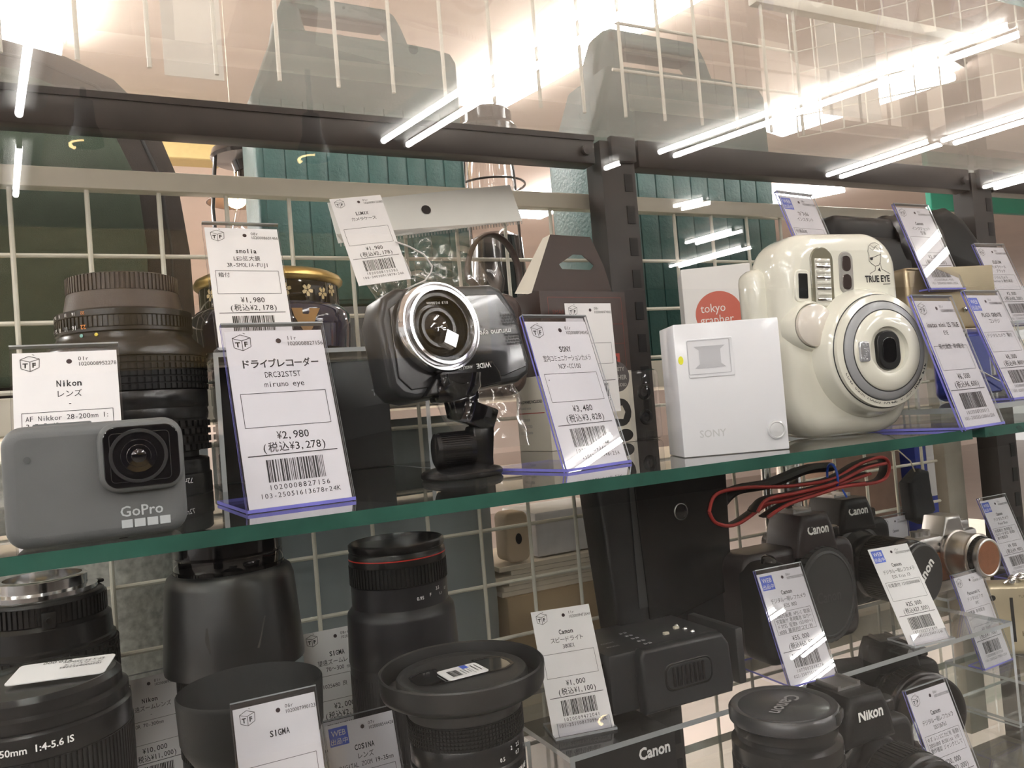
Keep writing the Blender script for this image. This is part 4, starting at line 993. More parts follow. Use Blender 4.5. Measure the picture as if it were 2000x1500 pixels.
m2.text('¥10,000', 3.6, 1, T(-2, -.42, -9.6)); q = T(9, 1, 139.0, -pi/2, 0, 0) @ Matrix.Rotation(pi + .25, 4, 'Y') @ Matrix.Rotation(-.12, 4, 'X')
m2.build('sticker', [PAPER, INK], cp, q)
m = MB(); m.text('EF-S 55-250mm  1:4-5.6 IS', 3.7, 0, Matrix.Rotation(-.16, 4, 'Z') @ T(0, 0, 119), 'c', .02, wrap=34.95); m.build('lettering', WHITEP, t)

price_tag((49, -76, ZR + 4), 'white price tag of 11,000 yen between the stickered lens and the tall hooded lens', ('01r', '1020008952285', 'Nikon', ['望遠ズームレンズ', '-'], ['NIKKOR 70-300mm'], '¥10,000', '(税込¥11,000)', '1020008952285', '101-25111813001r25A'), .1, .33, base=20, violet=False, front=False, s=.86)
price_tag((174, -80, ZR + .3), 'white price tag of 2,200 yen with two stars beside the red ringed lens', ('08r★★', '1020007823456', 'SIGMA', ['望遠ズームレンズ', '70～300 mm'], ['', 'ED 1025680 良'], '¥2,000', '(税込¥2,200)', '1020007823456', '101-23091813001r25A'), 0.0, .33, 'none')
price_tag((102, -265, -355), 'white price tag in a tall clear stand in front of the deep cup hood', ('06r', '1020007990123', 'SIGMA', ['', ''], [], '¥3,000', '(税込¥3,300)', '1020007990123', '101-24091813001r25A'), 0.0, .33, base=20, violet=False, drop=66, s=.86)
price_tag((166, -178, -413), 'blue badged white price tag low in front of the broad hooded wide lens', ('07r', '1020008544428', 'COSINA', ['レンズ', 'DIGITAL ZOOM 19-35mm'], [], '¥5,000', '(税込¥5,500)', '1020008544428', '101-24041813001r24K'), 0.0, .33, web=True, base=20, violet=False, s=.93)
price_tag((331.6, -145.5, ZR + .4), 'white price tag of 1,000 yen in a clear slot holder beside the flash unit', ('11r', '1020009472041', 'Canon', ['スピードライト', '380EX'], [], '¥1,000', '(税込¥1,100)', '1020009472041', '101-25110817099r25K'), -.2, .40, 'slot')
price_tag((534, -178, ZR + .4), 'blue badged white price tag of 60,500 yen before the reflex camera with painted maroon sheen', ('06r', '1077002038278', 'Canon', ['デジタル一眼レフカメラ', 'EOS 80D'], ['2580万画素 APS-C 取説', '充電器付 専用電池 SDカー', 'ド対応 程度B ISO100～1', '6000 最高約7コマ/秒'], '¥55,000', '(税込¥60,500)', '1077002038278', '022-25073013678r25F'), -.05, .34, web=True)
price_tag((686, -170, ZR + .4), 'blue badged white price tag of 27,500 yen before the long capped lens', ('11r', '1071002737899', 'Canon', ['デジタル一眼レフカメラ', 'EOS Kiss X3'], ['充電器付 121025000006'], '¥25,000', '(税込¥27,500)', '1071002737899', '021-24112213447r24K'), -.12, .46, 'slot', web=True)
price_tag((824.6, -143, -441), 'white price tag on the low acrylic step beside the champagne camcorder', ('11r', '1020008111700', 'Panasonic', ['デジタルビデオ', 'DMC'], ['充電器 専用電池'], '¥7,000', '(税込¥7,700)', '1020008111700', '101-25052517001r25A'), .05, .27, base=16)
price_tag((619.2, -246, ZL + .3), 'white price tag low beside the reflex camera with the white name on its hump', ('06r', '1071007102780', 'Canon', ['デジタル一眼レフカメラ', 'DS126761'], ['キズ レンズにカビ有 程度B', '2001000 EOSKiss X10', '動作確認 ジャンクとして'], '¥20,000', '(税込¥22,000)', '1071007102780', '101-25052518001r25A'), 0.0, .33)
price_tag((954, -96, -379.6), 'blue badged white price tag behind the silver and brown camera', ('11r', '1020008222800', 'Canon', ['デジタルカメラ', 'PowerShot'], ['充電器付 専用電池', 'SDカード対応 程度B', '動作確認済'], '¥9,000', '(税込¥9,900)', '1020008222800', '101-25052519001r25A'), 0.0, .33, web=True, base=20)
q = atY(1722, 1018, -14)
price_tag((q.x, -15, q.z - 80), 'white price tag whose top edge shows behind the long black lens', ('11r', '1020008333900', 'Canon', [], [], '¥5,000', '(税込¥5,500)', '1020008333900', '101-25052520001r25A'), 0.0, .02, base=4, s=.9)

# reflex cameras
def dslr(loc, yaw, label, logo, lens, bodym=None, s=1.0, capname=True):
    bodym = bodym or BLACKM; hx = 15
    t = thing('reflex_camera', label, 'camera', loc, yaw); t.scale = s if isinstance(s, tuple) else (s, s, s)
    m = MB(); m.prism([(x, z + 37) for x, z in rrect(132, 74, 12, 6)], -18, 24, 5, 0, None, 5, 4)
    m.prism([(hx-25, 66), (hx+25, 66), (hx+21, 84), (hx+15, 96), (hx-15, 96), (hx-21, 84)], -26, 22, 5, 0, None, 5, 4)
    m.build('body', bodym, t, smooth=55)
    m = MB(); m.prism([(x - 50, z + 35) for x, z in rrect(34, 70, 12, 6)], -44, -10, 9, 0, None, 2, 5); m.build('hand_grip', RUBBER, t, smooth=60)
    m = MB(); m.lathe([(7, 0), (6.4, 3), (5, 4), (.1, 4.4)], 28, 0, T(-50, -32, 69.5, .35)); m.build('shutter_button', BLACKG, t)
    m = MB(); m.gear(10, 74, 80, 36, .6, 0, T(54, 2, 0)); m.lathe([(9.4, 80), (8.6, 81), (.1, 81)], 36, 0, T(54, 2, 0)); m.build('mode_dial', BLACK, t)
    m = MB(); m.lathe([(35, 0), (34.5, 5), (33, 6.5), (30, 7)], 64, 0, T(hx, -17, 38) @ FRONT); m.build('lens_mount', BLACK, t)
    m = MB(); m.text(logo, 9.6, 0, T(hx, -26.2, 82, -.06), 'c', .03, maxw=31); m.build('logo', mat('bright_white_print', (.85, .85, .82), .5), t)
    m = MB(); m.box(hx-11, hx+11, -8, 14, 96, 97.5); m.box(hx-11, hx-8, -8, 14, 97.5, 99); m.box(hx+8, hx+11, -8, 14, 97.5, 99); m.build('hot_shoe', SILVER, t)
    lc = T(hx, -24, 38) @ FRONT
    if lens == 'cap':
        m = MB(); m.gear(34.5, 0, 8, 34, 2.2, 0, lc, .6); m.lathe([(31.6, 8), (29.8, 9), (29, 8.2), (.1, 8)], 60, 0, lc); cp = m.build('body_cap', mat('body_cap_plastic', (.030, .031, .031), .5), t)
        if capname:
            m = MB(); m.text('Canon', 11, 0, T(hx, -32.3, 33), 'c', .015); m.build('cap_name', mat('embossed_black', (.045, .045, .045), .35), cp)
    else:
        L_, r_, txt = lens
        m = MB(); m.lathe([(30, 0), (r_*.96, 6), (r_, 12), (r_, L_*.3), (r_ - 1, L_*.32)], 56, 0, lc); m.lathe([(r_ - 1, L_*.7), (r_, L_*.72), (r_, L_ - 8), (r_ - 1.5, L_ - 7), (r_ - 1, L_ - 1), (r_ - 3, L_)], 56, 0, lc); ln = m.build('lens_barrel', BLACK, t)
        m = MB(); m.gear(r_ + .6, L_*.32, L_*.7, 70, .9, 0, lc); m.build('zoom_ring', RUBBER, ln)
        if txt:
            m = MB(); m.lathe([(r_ - 2, L_ - 1), (r_ - 2, L_ + 3), (r_ - 3.5, L_ + 4), (r_ - 6, L_ + 3.2), (.1, L_ + 3.2)], 56, 0, lc); cp = m.build('lens_cap', mat('cap_black', (.026, .026, .027), .42), ln)
            m = MB(); m.text(txt, 13 * r_ / 29, 0, T(hx, -24 - L_ - 3.3, 38, 0, -.75) @ T(0, 0, -4), 'c', .03); m.build('cap_name', mat('bright_white_print', (.85, .85, .82), .5), cp)
        else:
            m = MB(); m.lathe([(r_ - 3, L_), (r_ - 5, L_ - 6), (r_ - 8, L_ - 12), (.1, L_ - 10)], 56, 0, lc); m.build('front_glass', GLASSB, ln)
    return t
dslr((622, -97, ZR + .2), 0.0, 'black reflex camera with plain body cap behind the 60,500 yen tag', 'Canon', 'cap', mat('maroon_sheen_black', (.022, .016, .017), .38, bump=(900, .2)), (1.06, .95, 1.27))  # maroon reflection on the black body is put into its base colour
dslr((748, -30, ZR + .2), 0.0, 'black reflex camera with a long capped zoom lens behind the 27,500 yen tag', 'Canon', (66, 26.5, 'Canon'), s=(1.14, 1.08, 1.22))
a, b = atY(1110, 1490, -172), atY(1312, 1432, -172)
t = thing('carton_box', 'black carton with a white name lying low beneath the long clear riser', 'box', (a.x + 3, -172, ZL + .2))
MB().rbox(0, b.x - a.x, 0, 84, 0, a.z - ZL, 1).build('carton', mat('black_box_card', (.014, .013, .013), .4, var=.1), t)
q = atY(1272, 1468, -172)
m = MB(); m.text('Canon', 12, 0, T(q.x - a.x, 0, q.z - ZL - 4), 'c', .03, maxw=28); m.build('name_print', WHITEP, t)
dslr((524, -224, ZL + .2), -.03, 'black reflex camera with slim white name and zoom lens beside the capped upright lens', 'Nikon', (52, 33, None), s=(1.04, 1.0, 1.19))
dslr((716, -104, ZL + .2), -.3, 'black reflex camera with broad hood lens under the long clear riser', '', (46, 40, None), s=.9)

# red edged strap with a blue tie
t = thing('camera_strap', 'bundled black strap with red edges held by a blue tie above the cameras', 'strap', (0, 0, 0))
def strand(pts, Y, w=2.3):
    out = []
    P_ = [atY(x, y, Y + dy) for x, y, dy in pts]
    n = len(P_)
    for i in range(n - 1):
        a, b, c, d = P_[max(i-1, 0)], P_[i], P_[i+1], P_[min(i+2, n-1)]
        for k in range(6):
            u = k / 6
            out.append(tuple(.5*((2*b) + (c - a)*u + (2*a - 5*b + 4*c - d)*u*u + (3*b - a - 3*c + d)*u**3)))
    out.append(tuple(P_[-1])); return out
loops = [[(1385, 1000, 0), (1400, 965, 0), (1460, 952, 0), (1540, 950, 0), (1625, 936, 0), (1680, 906, 0), (1722, 893, 0), (1737, 908, 0), (1728, 935, 0), (1690, 946, 0), (1630, 950, 0), (1560, 965, 0), (1500, 985, 0), (1440, 1024, 0), (1400, 1022, 0), (1385, 1000, 0)],
         [(1480, 1000, -10), (1500, 975, -10), (1560, 962, -10), (1630, 944, -10), (1690, 915, -8), (1730, 905, -6)],
         [(1500, 1010, -12), (1540, 985, -12), (1600, 965, -12), (1640, 952, -12), (1690, 944, -12)],
         [(1478, 998, -6), (1490, 985, -6), (1530, 978, -6), (1600, 960, -6), (1640, 946, -6), (1700, 925, -6)]]
RS = mat('red_strap_edge', (.42, .035, .03), .5, bump=(2000, .4)); KS = mat('black_strap_web', (.015, .013, .013), .6, bump=(1500, .4))
m = MB(); m3 = MB()
for lp in loops:
    s_ = strand(lp, -86); m.tube(s_, 1.7, 8); s2 = [(x, y + 7, z) for x, y, z in s_]; m3.tube(s2, 2, 8, flat=(6, 1.4))
m3.tube(strand([(1395, 1000, 12), (1430, 960, 12), (1500, 945, 14), (1570, 918, 14), (1620, 912, 14)], -86), 5, 8, flat=(9, 5))
m.build('red_edge', RS, t); m3.build('webbing', KS, t)
m = MB(); c0 = atY(1632, 932, -92); m.tube([(c0.x + 2.2*sin(a)*1.2, c0.y + 9*sin(a) + 4, c0.z + 13*cos(a)) for a in [2*pi*k/20 for k in range(20)]], 1.2, 8, closed=True); m.tube([(c0.x + 1, c0.y - 6, c0.z - 12), (c0.x + 3, c0.y - 9, c0.z - 20)], 1, 6); m.build('blue_tie', mat('blue_tie_plastic', (.02, .09, .55), .35), t)

# flash unit lying on the riser
t = thing('flash_unit', 'black camera flash lying with its latched battery door towards the glass', 'flash', (408, -152, ZR + .2), -.02)
CH = mat('charcoal_plastic', (.024, .025, .027), .38, bump=(900, .15))
m = MB(); m.rbox(-24, 84, 6, 78, 2, 49, 4); m.build('body', CH, t)
m = MB(); m.prism([(0, 1), (84, 1), (86, 10), (84, 40), (78, 49), (2, 50), (-1, 45)], -4, 8, 2.5, 0); bd = m.build('battery_door', CH, t)
m = MB(); m.prism([(x + 42, z + 25) for x, z in rrect(46, 22, 7, 6)], -4.6, -3, .8, 0); m.prism([(x + 42, z + 25) for x, z in rrect(42, 18, 6, 6)], -4.9, -4, .2, 1)
for k in range(8): m.rbox(26 + k*4, 28 + k*4, -6.4, -4.5, 17.5, 32.5, .7, 0)
m.build('door_latch', [BLACK, CH], bd)
m = MB()
r = random.Random(3)
for k in range(5):
    for j in range(2): m.box(14 + j*4, 16.4 + j*4, 12 + k*9, 14.5 + k*9, 49, 49.4, 1)
for x, y in ((40, 22), (56, 30)): m.rbox(x, x + 5, y, y + 3, 48.5, 51, .6, 2)
for x, y in ((62, 14), (62, 24), (62, 36)): m.ball(2.2, 3, T(x, y, 49.4), 8)
m.text('MODE', 4, 1, T(-14, 22, 49.2, -pi/2)); m.text('ZOOM', 4, 1, T(-14, 32, 49.2, -pi/2)); m.build('control_panel', [BLACK, GINK, mat('ivory_button', (.6, .56, .45), .4), CHROME], t)
m = MB(); m.rbox(84, 96, 14, 60, 8, 40, 3, 0); m.build('neck', BLACK, t)
m = MB(); m.rbox(96, 104, 2, 66, 2, 48, 2, 0); ft = m.build('foot_plate', mat('dark_grey_foot', (.03, .03, .031), .45), t)
m = MB(); m.box(104, 109, 20, 50, 10, 38, 0)
for k in range(4): m.lathe([(1.7, 0), (1.5, 1), (.1, 1.2)], 12, 1, T(109, 24 + k*6, 30) @ Matrix.Rotation(pi/2, 4, 'Y'))
m.build('shoe_contacts', [BLACK, SILVER], ft)
q = atY(1200, 1335, -128)
t = solo(MB().lathe([(30, 0), (31, 3), (31, 10), (29.5, 12), (28, 11), (27, 8), (.1, 8)], 56, 0, FRONT), 'lens_cap', BLACK, 'round black lens cap standing on edge behind the 1,000 yen tag', 'lens cap', (q.x - 2, -128, ZR + 23))
t.scale = (.72, .72, .72)
# tall black pouch behind the flash
t = thing('soft_pouch', 'tall black pouch with a snap button standing behind the flash unit', 'pouch', (496, -71, ZR + .3))
m = MB(); m.prism([(-56, 0), (60, 0), (70, 190), (-72, 190)], -12, 24, 5, 0, None, 6, 3); m.build('pouch_body', mat('black_cordura', (.011, .011, .012), .5, bump=(800, .4), var=.2), t)
m = MB(); m.prism([(-28, 40), (66, 60), (71, 189), (-34, 189)], -14.5, -11, 1, 0); m.build('flap', mat('black_vinyl_flap', (.010, .010, .010), .22), t)
m = MB(); m.lathe([(7, 0), (6.6, 1.4), (5.6, 1.6), (5, .8), (.1, 1.2)], 32, 0, T(14, -14.5, 138) @ FRONT); m.lathe([(7.6, 0), (7.6, .8), (7, 1.2), (6.8, .6)], 32, 1, T(14, -14.5, 138) @ FRONT); m.build('snap_button', [BLACKG, SILVER], t)
m = MB(); m.box(-38, -28, -13, -11, 60, 189); m.build('side_binding', mat('grey_binding', (.035, .035, .036), .5), t)

# upright capped lens at the lower middle
riser(380, 440, -336, -264, ZL, -434, 'small clear acrylic riser below the upright capped lens', 3)
t = thing('camera_lens', 'black zoom lens with a glossy named cap standing upright before the long clear riser', 'lens', (410, -300, -433.8)); t.scale = (.94, .94, .97)
m = MB(); m.lathe([(33, 0), (34, 2), (34, 40), (33.6, 41)], 64); m.lathe([(34, 74), (34.4, 75), (34.4, 84), (31, 86), (30.5, 89), (32, 90), (32, 94), (33.5, 96)], 64); m.build('barrel', BLACK, t)
m = MB(); m.gear(34.8, 41, 74, 100, .8, 0); m.build('zoom_ring', RUBBER, t)
m = MB(); m.lathe([(33.5, 96), (34.6, 97), (34.6, 103), (33, 105), (30, 105), (28.5, 104), (27.5, 104.4), (.1, 104.6)], 64); cp = m.build('lens_cap', mat('cap_charcoal', (.035, .036, .038), .3, coat=.2), t)
m = MB(); m.text('Canon', 13, 0, T(-2, 2, 105, -pi/2, 0, .25) @ Matrix.Rotation(pi - .2, 4, 'Y'), 'c', .02); m.build('cap_name', mat('worn_silver_print', (.26, .26, .26), .35), cp)
m = MB(); m.rbox(-8, 8, -2, 1.5, 98, 104, .8, 0, Matrix.Rotation(.55, 4, 'Z') @ T(0, -33.2, 0)); m.build('pinch_grip', BLACK, cp)
m = MB(); m.text('CANON ZOOM LENS', 3.2, 0, Matrix.Rotation(1.0, 4, 'Z') @ T(0, 0, 78), 'c', .02, wrap=34.6); m.build('lettering', GINK, t)

# silver and brown camera
q = atY(1961, 1097, -142)
t = thing('mirrorless_camera', 'silver camera with brown leather panels and brown lens cap near the far post', 'camera', (q.x + 3, -70, -379.7), .0); t.scale = (.8, .8, .95)
h0 = (q.z + 379.7) / .95
TAN = mat('tan_leather', (.23, .085, .035), .5, bump=(900, .5), var=.12)
m = MB(); m.rbox(-64, 58, -16, 16, 0, 14, 5, 0); m.rbox(-64, 58, -16, 16, 46, 66, 5, 0); m.prism([(-20, 64), (26, 64), (18, 86), (-10, 86)], -20, 18, 4, 0); m.rbox(30, 52, -8, 12, 64, 76, 3); m.build('body', SILVER, t)
m = MB(); m.rbox(-63.5, 57.5, -16.5, 15, 13, 47, 3, 0); m.build('leather_panel', TAN, t)
m = MB()
for x in (-50, -34): m.gear(8, 65, 72, 24, .5, 0, T(x, 0, 0)); m.lathe([(7.6, 72), (.1, 72.6)], 24, 0, T(x, 0, 0))
m.lathe([(2, .6), (.1, .8)], 12, 1, T(-26, -16, 56) @ FRONT); m.build('top_dials', [SILVER, INK], t)
lc = T(6, -16, h0) @ FRONT @ Matrix.Diagonal((1, .84, .72, 1))
m = MB(); m.lathe([(32, 0), (33, 4), (33, 8), (31, 9)], 56, 0, lc); m.gear(33, 4, 7, 40, .6, 0, lc); m.lathe([(31, 8), (30, 10), (30, 40), (31, 42), (31, 48), (28, 50), (27, 49)], 56, 0, lc); m.build('lens_barrel', mat('warm_silver', (.50, .46, .42), .3, 1.0), t)
m = MB(); m.gear(27, 48, 58, 60, .6, 0, lc); m.build('focus_ring', BLACK, t)
m = MB(); m.lathe([(25, 56), (26, 60), (25.5, 66), (23.5, 67), (22, 66)], 56, 0, lc); m.lathe([(22.4, 66), (.1, 66.4)], 56, 1, lc); m.build('lens_cap', [SILVER, TAN], t)
# champagne camcorder and pearl clip
t = thing('camcorder', 'champagne gold upright camcorder on the low acrylic step at the picture edge', 'camcorder', (910, -128, -441.2), -.7)
CG = mat('champagne_shell', (.60, .52, .36), .28, .5, var=.04)
m = MB(); m.rbox(-34, 60, -20, 6, 0, 74, 5, 0, None, 3); m.build('body', CG, t)
m = MB(); m.box(-13, -10, -20.6, -19, 14, 60, 0); m.lathe([(3, .4), (.1, .6)], 20, 0, T(-29, -20, 60) @ FRONT); m.build('slot_and_mic', DARKF, t)
m = MB(); m.text('HDC', 7, 0, T(-4, -20.2, 20), 'l', .03); m.text('FULL HD', 4, 0, T(-4, -20.2, 60), 'l'); m.build('print', mat('brown_print', (.22, .17, .10), .4), t)
m = MB(); 
for k in range(4): m.ball(4.2, 0, T(-18 + k*8, -8 + (k % 2)*4, 77.5), 8)
m.tube([(-28, -6, 76), (-8, -10, 84), (14, -6, 77), (24, -4, 92)], 1, 6); solo(m, 'metal_trinket', CHROME, 'small chrome bead trinket lying on the champagne camcorder', 'trinket', (910, -128, -441.2), t=Matrix.Rotation(-.7, 4, 'Z'))
# things near the mesh, lower level
q = atY(1762, 932, -16); r_ = atY(1818, 1012, -16)
t = thing('soft_pouch', 'small crumpled black pouch hanging on the wire mesh by a pale cord', 'pouch', (q.x, -18, 0))
w = r_.x - q.x
m = MB(); m.prism([(2, r_.z + 4), (w*.5, r_.z - 4), (w, r_.z + 10), (w*.9, q.z - 22), (w*.86, q.z + 4), (w*.55, q.z + 8), (w*.3, q.z + 2), (0, q.z - 6)], -8, 10, 5, 0, None, 5, 3); m.build('pouch_body', mat('black_cloth', (.012, .013, .015), .8, bump=(120, 1.0)), t)
m = MB(); m.tube([(w*.42, -2, q.z + 4), (w*.3, -1, q.z + 18), (w*.15, 10, q.z + 32), (w*.1, 18, q.z + 30)], .8, 6); m.build('cord', mat('pale_cord', (.6, .56, .46), .6), t)
for k, (x0, y0, x1, y1, lab) in enumerate(((1486, 905, 1506, 985, 'slim bright chrome tube beside the red edged strap'), (1520, 898, 1562, 985, 'broad bright chrome tube behind the red edged strap'))):
    a, b = atY(x0, y0, -40), atY(x1, y1, -40); rr = (b.x - a.x) / 2
    solo(MB().lathe([(.1, -384), (rr*.8, -384), (rr*.8, b.z - 30), (rr, b.z - 26), (rr, a.z), (rr - 1, a.z + 2), (.1, a.z + 3)], 32), 'chrome_tube', mat('mirror_steel', (.8, .8, .79), .18, 1.0), lab, 'tube', (a.x + rr, -40, .3), None)
# ------------------------------------------------------------------ behind the wire mesh
a, b = atY(1786, 880, 60), atY(1866, 990, 60)
t = thing('carton_box', 'blue carton with a white label behind the wire mesh near the far post', 'box', (a.x, 60, -419.5))
m = MB(); m.rbox(0, b.x - a.x + 12, 0, 60, 0, a.z + 440, 1); m.build('carton', mat('royal_blue_card', (.03, .06, .40), .45), t)
m = MB(); m.box(22, b.x - a.x - 6, -.5, 0, b.z + 440, a.z + 425); m.build('label_sheet', PAPER, t)
BRC = mat('kraft_card', (.44, .33, .20), .7, var=.12, vscale=12)
GRB = mat('reddish_brown_card', (.30, .19, .14), .6, var=.1)
solo(MB().rbox(0, 120, 0, 90, 0, 200, 2), 'carton_box', GRB, 'reddish brown carton left of the blue carton behind the wire mesh', 'box', (880, 70, -419.5))
t = solo(MB().rbox(0, 150, 0, 120, 0, 92, 2), 'carton_box', BRC, 'brown carton under the stacked beige cards behind the wire mesh', 'box', (395, 52, -419.5))
BEI = mat('beige_card', (.74, .67, .55), .6, var=.06)
rn = random.Random(9)
for k in range(6):
    tag(MB().box(-8 - rn.uniform(0, 26), 150, 0, 110, 0, 4.6).build('card_sheet', BEI, loc=(412, 56, -327 + k*5)), 'beige corrugated card lying in the stack on the brown carton', 'card', 'beige cards stacked on the brown carton')
t = thing('carton_box', 'small beige box with a round black hole on the stacked cards behind the mesh', 'box', (404, 58, -296))
m = MB(); m.prism([(x + 11, z + 26) for x, z in rrect(26, 50, 7, 5)], 0, 26, 2); m.build('carton', mat('pale_tan_card', (.62, .50, .36), .5), t)
m = MB(); m.lathe([(4.4, 0), (.1, .1)], 24, 0, T(12, -.2, 24) @ FRONT @ Matrix.Diagonal((.8, 1.25, 1, 1))); m.build('hole', DARKF, t)
t = solo(MB().rbox(0, 96, 0, 80, 0, 46, 3), 'paper_pack', mat('white_paper_pack', (.66, .66, .68), .5, bump=(30, .6), var=.08), 'white wrapped paper pack beside the small beige box behind the mesh', 'pack', (440, 66, -296))
def parcel(x0, x1, y0, y1, z0, z1, m_, name, label, cat, seed, amp=3):
    rn = random.Random(seed); nx, nz = 22, 22; vs = []; fs = []
    ph = [(rn.uniform(.01, .07), rn.uniform(.01, .07), rn.uniform(0, 6)) for _ in range(6)]
    for j in range(nz + 1):
        for i in range(nx + 1):
            u, v = i / nx, j / nz; x, z = x0 + (x1 - x0)*u, z0 + (z1 - z0)*v
            e_ = min(1, 6*min(u, 1-u)) ** .5 * min(1, 6*min(v, 1-v)) ** .5
            vs.append((x, y0 + 22*(1 - e_) + sum(sin(a*x + b*z + c) for a, b, c in ph)*amp*.4, z))
    n = nx + 1
    for j in range(nz):
        for i in range(nx): a = j*n + i; fs.append((a, a + 1, a + n + 1, a + n))
    m = MB().add(vs, fs); m.box(x0 + 2, x1 - 2, y0 + 24, y1, z0, z1)
    return solo(m, name, m_, label, cat, (0, 0, 0), smooth=80)
parcel(-150, 96, 34, 120, -419.5, -150, mat('speckled_grey_felt', (.58, .59, .55), .9, bump=(300, .6), var=.28, vscale=180), 'felt_bag', 'grey speckled felt bag behind the mesh and the silver mount lens', 'bag', 2, 1)
parcel(104, 384, 30, 130, -419.5, -142, mat('blue_grey_wrap', (.33, .38, .395), .35, bump=(60, .8), var=.12, vscale=10), 'wrapped_parcel', 'blue grey plastic wrapped parcel behind the mesh and the red ringed lens', 'parcel', 5, 2)

# rucksack
t = thing('rucksack', 'dark rucksack with a green front panel standing behind the mesh', 'bag', (0, 60, -102.5))
ol = [(-150, 0), (128, 0), (127, 120), (120, 190), (104, 238), (76, 268), (40, 284), (-10, 294), (-70, 296), (-150, 288)]
m = MB(); m.prism(ol, 0, 130, 14, 0, None, 20, 5); m.build('main_bag', mat('dark_brown_canvas', (.040, .032, .028), .85, bump=(1400, .7), var=.12), t, smooth=60)
m = MB(); m.prism([(-140, 10), (88, 10), (92, 120), (88, 178), (72, 218), (48, 246), (6, 262), (-50, 270), (-140, 268)], -12, 6, 8, 0); m.build('front_panel', mat('moss_green_canvas', (.050, .072, .048), .85, bump=(1600, .8), var=.1), t, smooth=60)
m = MB(); m.tube([(107, 2, 4), (111, 1, 120), (106, 0, 182), (90, -1, 224), (62, -2, 256), (20, -3, 272), (-60, -3, 282)], 1.6, 8); m.build('piping', mat('dark_piping', (.02, .02, .02), .6), t)

# two green moulded power tool cases
TEAL = mat('teal_moulded_plastic', (.024, .080, .071), .45, bump=(260, 1.0), var=.10, vscale=20)
TEALD = mat('teal_groove', (.010, .085, .078), .5)
def tool_case(x0, y, z0, s, label):
    t = thing('tool_case', label, 'case', (x0, y, z0)); t.scale = (s, s, s)
    W, Hs = 266, 332
    # body, shoulders and handle as one outline with a hand hole
    hw = [(70, 344), (82, 376), (186, 374), (196, 350), (186, 338), (92, 336)]
    out = [(0, 0), (W, 0), (W, 318), (258, 330), (232, 334), (214, 346), (204, 372), (196, 386), (186, 392), (66, 394), (52, 386), (42, 362), (34, 330), (14, 276), (2, 250)]
    m = MB()
    # front and back faces of the handle zone with the hole: lower body plus a bridge
    body = [(0, 0), (W, 0), (W, 318), (258, 330), (232, 334), (200, 336), (60, 336), (36, 334), (14, 276), (2, 250)]
    m.prism(body, 0, 96, 8, 0, None, 8, 3)
    m.prism([(36, 330), (62, 330), (80, 346), (76, 362), (74, 378), (72, 393), (66, 394), (52, 386), (42, 362)], 32, 64, 5, 0, None, 5, 3)
    m.prism([(190, 334), (214, 334), (214, 346), (204, 372), (196, 386), (186, 392), (178, 393), (180, 374), (192, 362)], 32, 64, 5, 0, None, 5, 3)
    m.prism([(60, 374), (190, 372), (192, 388), (186, 392), (66, 394), (56, 390)], 32, 64, 4, 0, None, 4, 3)
    m.build('shell', TEAL, t, smooth=50)
    m = MB()
    for k in range(10): m.rbox(10 + k*25, 33.6 + k*25, -1.6, 3, 8, 246, 1)
    m.build('rib_panel', TEAL, t)
    m = MB(); m.lathe([(14, 0), (14, 12), (11, 15), (.1, 15)], 28, 0, T(122, 46, 336)); m.build('latch_knob', mat('dark_knob', (.012, .03, .03), .3), t)
    m = MB(); m.lathe([(6, 0), (6, .8), (.1, .4)], 24, 0, T(214, -.2, 300) @ FRONT); m.build('stud', TEALD, t)
    m = MB(); m.rbox(70, 182, 38, 60, 368, 375, 2); m.build('grip_underside', mat('dark_grip', (.05, .06, .055), .7), t)
    return t
tool_case(209, 196, -14, .92, 'green moulded tool case standing higher on a slate carton before the oil lantern')
tool_case(538, 56, -102.5, 1.0, 'green moulded tool case with whole handle visible, beside the slotted post')
solo(MB().rbox(0, 250, 0, 110, 0, 88, 2), 'carton_box', mat('slate_card', (.05, .055, .06), .6, var=.1), 'dark slate carton under the first green tool case', 'box', (206, 190, -102.5))

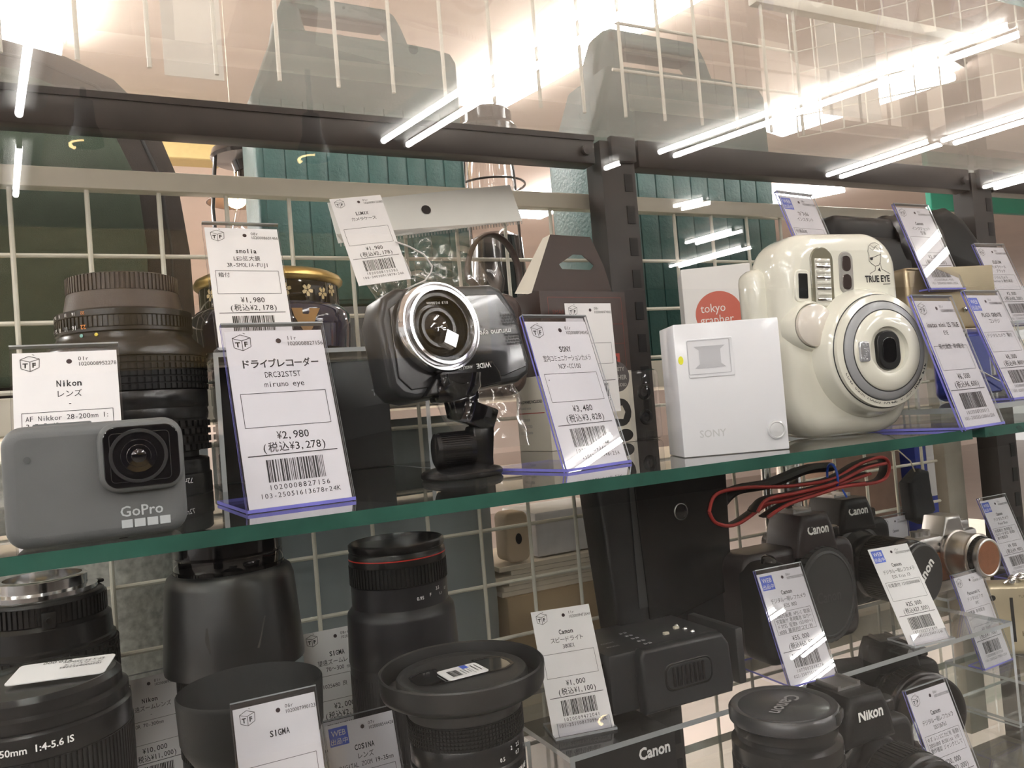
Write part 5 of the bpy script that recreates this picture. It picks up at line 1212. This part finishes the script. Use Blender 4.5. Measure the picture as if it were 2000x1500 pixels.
# oil lanterns behind the cases
CHIM = glass('lamp_chimney', (.97, .96, .95), gain=2.2)
DKM = mat('black_enamel', (.025, .022, .022), .15, coat=.6)
def lantern(px_, py, Y, rpx, label, guard):
    q = atY(px_, py, Y); k = (q - Vector(CAMP)).length; r = rpx * k / FPX
    t = thing('oil_lantern', label, 'lantern', (q.x, Y, -102.5)); zt = q.z + 102.5
    m = MB(); m.lathe([(.1, zt + r*.5), (r*.4, zt + r*.48), (r*.5, zt + r*.3), (r*.95, zt + r*.05), (r, zt - r*.12), (r*.96, zt - r*.2), (r*.5, zt - r*.26), (r*.42, zt - r*.5)] if not guard else [(.1, zt + r*.5), (r*.7, zt + r*.5), (r*.78, zt + r*.42), (r*.78, zt + r*.1), (r*.92, zt - r*.05), (r*.92, zt - r*.4), (r*.6, zt - r*.5)], 48); m.build('cap', DKM, t)
    m = MB(); m.lathe([(r*.40, zt - r*.4), (r*.42, zt - r*1.2), (r*.62, zt - r*2.0), (r*.5, zt - r*2.9), (r*.45, zt - r*3.2)] if not guard else [(r*.62, zt - r*.45), (r*.68, zt - r*1.4), (r*.66, zt - r*2.6)], 40); m.build('glass_chimney', CHIM, t)
    zb = max(60, zt - r*3.2)
    m = MB(); m.lathe([(r*.5, zb), (r*.8, zb - 8), (r*1.0, 30), (r*1.0, 4), (r*.9, 0), (.1, 0)], 40); m.build('tank', DKM, t)
    m = MB()
    if guard:
        m.tube([(r*1.02*cos(a), r*1.02*sin(a), zt - r*1.75) for a in [2*pi*k_/32 for k_ in range(32)]], r*.035, 8, closed=True)
        for a in (.3, 1.9, 3.4, 5.0): m.tube([(r*.9*cos(a), r*.9*sin(a), zt - r*.4), (r*1.02*cos(a), r*1.02*sin(a), zt - r*1.75), (r*1.1*cos(a), r*1.1*sin(a), 20)], r*.04, 8)
    else:
        for a in (.2, 3.3): m.tube([(r*.9*cos(a), r*.9*sin(a), zt - r*.1), (r*1.05*cos(a), r*1.05*sin(a), zt - r*1.5), (r*.95*cos(a), r*.95*sin(a), 24)], r*.05, 8)
    m.build('wire_frame', DKM, t)
    return t
lantern(490, 300, 340, 70, 'oil lantern with a wide black cap and clear chimney beside the rucksack', False)
lantern(950, 252, 320, 62, 'oil lantern with a black wire guard ring between the two green tool cases', True)
# warm pendant lamp far in the shop
q = atD(462, 396, 2600)
t = thing('pendant_lamp', 'brown pendant lamp with warm glowing underside far beyond the mesh', 'pendant lamp', tuple(q))
m = MB(); m.lathe([(20, 78), (44, 64), (92, 0), (88, 0), (42, 58), (18, 72)], 40); m.build('lamp_shade', mat('brown_lamp_shade', (.09, .055, .045), .4), t)
m = MB(); m.ball(34, 0, T(0, 0, 16), 12); m.build('bulb', mat('glowing_bulb', (1, .80, .45), .5, emit=14), t)
m = MB(); m.lathe([(1.5, 76), (1.5, CEIL_Z - q.z)], 8); m.build('cord', BEI, t)
# far shop: yellow beam, green board, hanging paper, dark duct
q = atD(355, 300, 3600); solo(MB().rbox(-2200, 160, -60, 60, 0, 320, 4, 0, None, 1), 'sign_board', mat('mustard_board', (.55, .42, .18), .6, var=.05), 'mustard yellow board hanging from the ceiling beyond the rucksack', 'sign', (q.x, q.y, q.z - 40), t=Matrix.Rotation(-.5, 4, 'Z'))
q = atD(1815, 410, 5200); w = atD(2100, 410, 5200) - q
solo(MB().rbox(0, w.length + 600, -20, 20, 0, 380, 4, 0, None, 1), 'sign_board', mat('emerald_board', (.012, .24, .15), .5, var=.04), 'emerald green board far beyond the mesh near the far post', 'sign', tuple(q), t=Matrix.Rotation(math.atan2(w.y, w.x), 4, 'Z'))
a = atY(322, 146, 420); b = atY(427, 0, 420)
solo(MB().box(0, b.x - a.x, 0, 3, 0, 190).box(20, 21, 1, 2, 190, CEIL_Z - a.z).box(b.x - a.x - 21, b.x - a.x - 20, 1, 2, 190, CEIL_Z - a.z), 'paper_sheet', mat('pale_paper', (.78, .74, .68), .7), 'pale paper sheet hanging above between rucksack and first green case', 'paper', (a.x, 420, a.z))
a = atY(1608, 222, 700); b = atY(1705, 60, 700)
solo(MB().box(0, b.x - a.x, 0, 3, 0, 260).box(20, 21, 1, 2, 260, CEIL_Z - a.z).box(b.x - a.x - 21, b.x - a.x - 20, 1, 2, 260, CEIL_Z - a.z), 'paper_sheet', mat('pale_paper', (.78, .74, .68), .7), 'pale paper sheet hanging beyond the second green case', 'paper', (a.x, 700, a.z))
# pegboard mesh of another aisle, seen through the dusty glass
t = mesh_panel(0, 900, 0, 300, 0, [50*k for k in range(7)], 'small cream wire mesh of another aisle beyond the second green case')
q = atD(1560, 268, 1900); t.matrix_world = Matrix.Translation(O(q.x, q.y, q.z)) @ Matrix.Rotation(-.9, 4, 'Z')
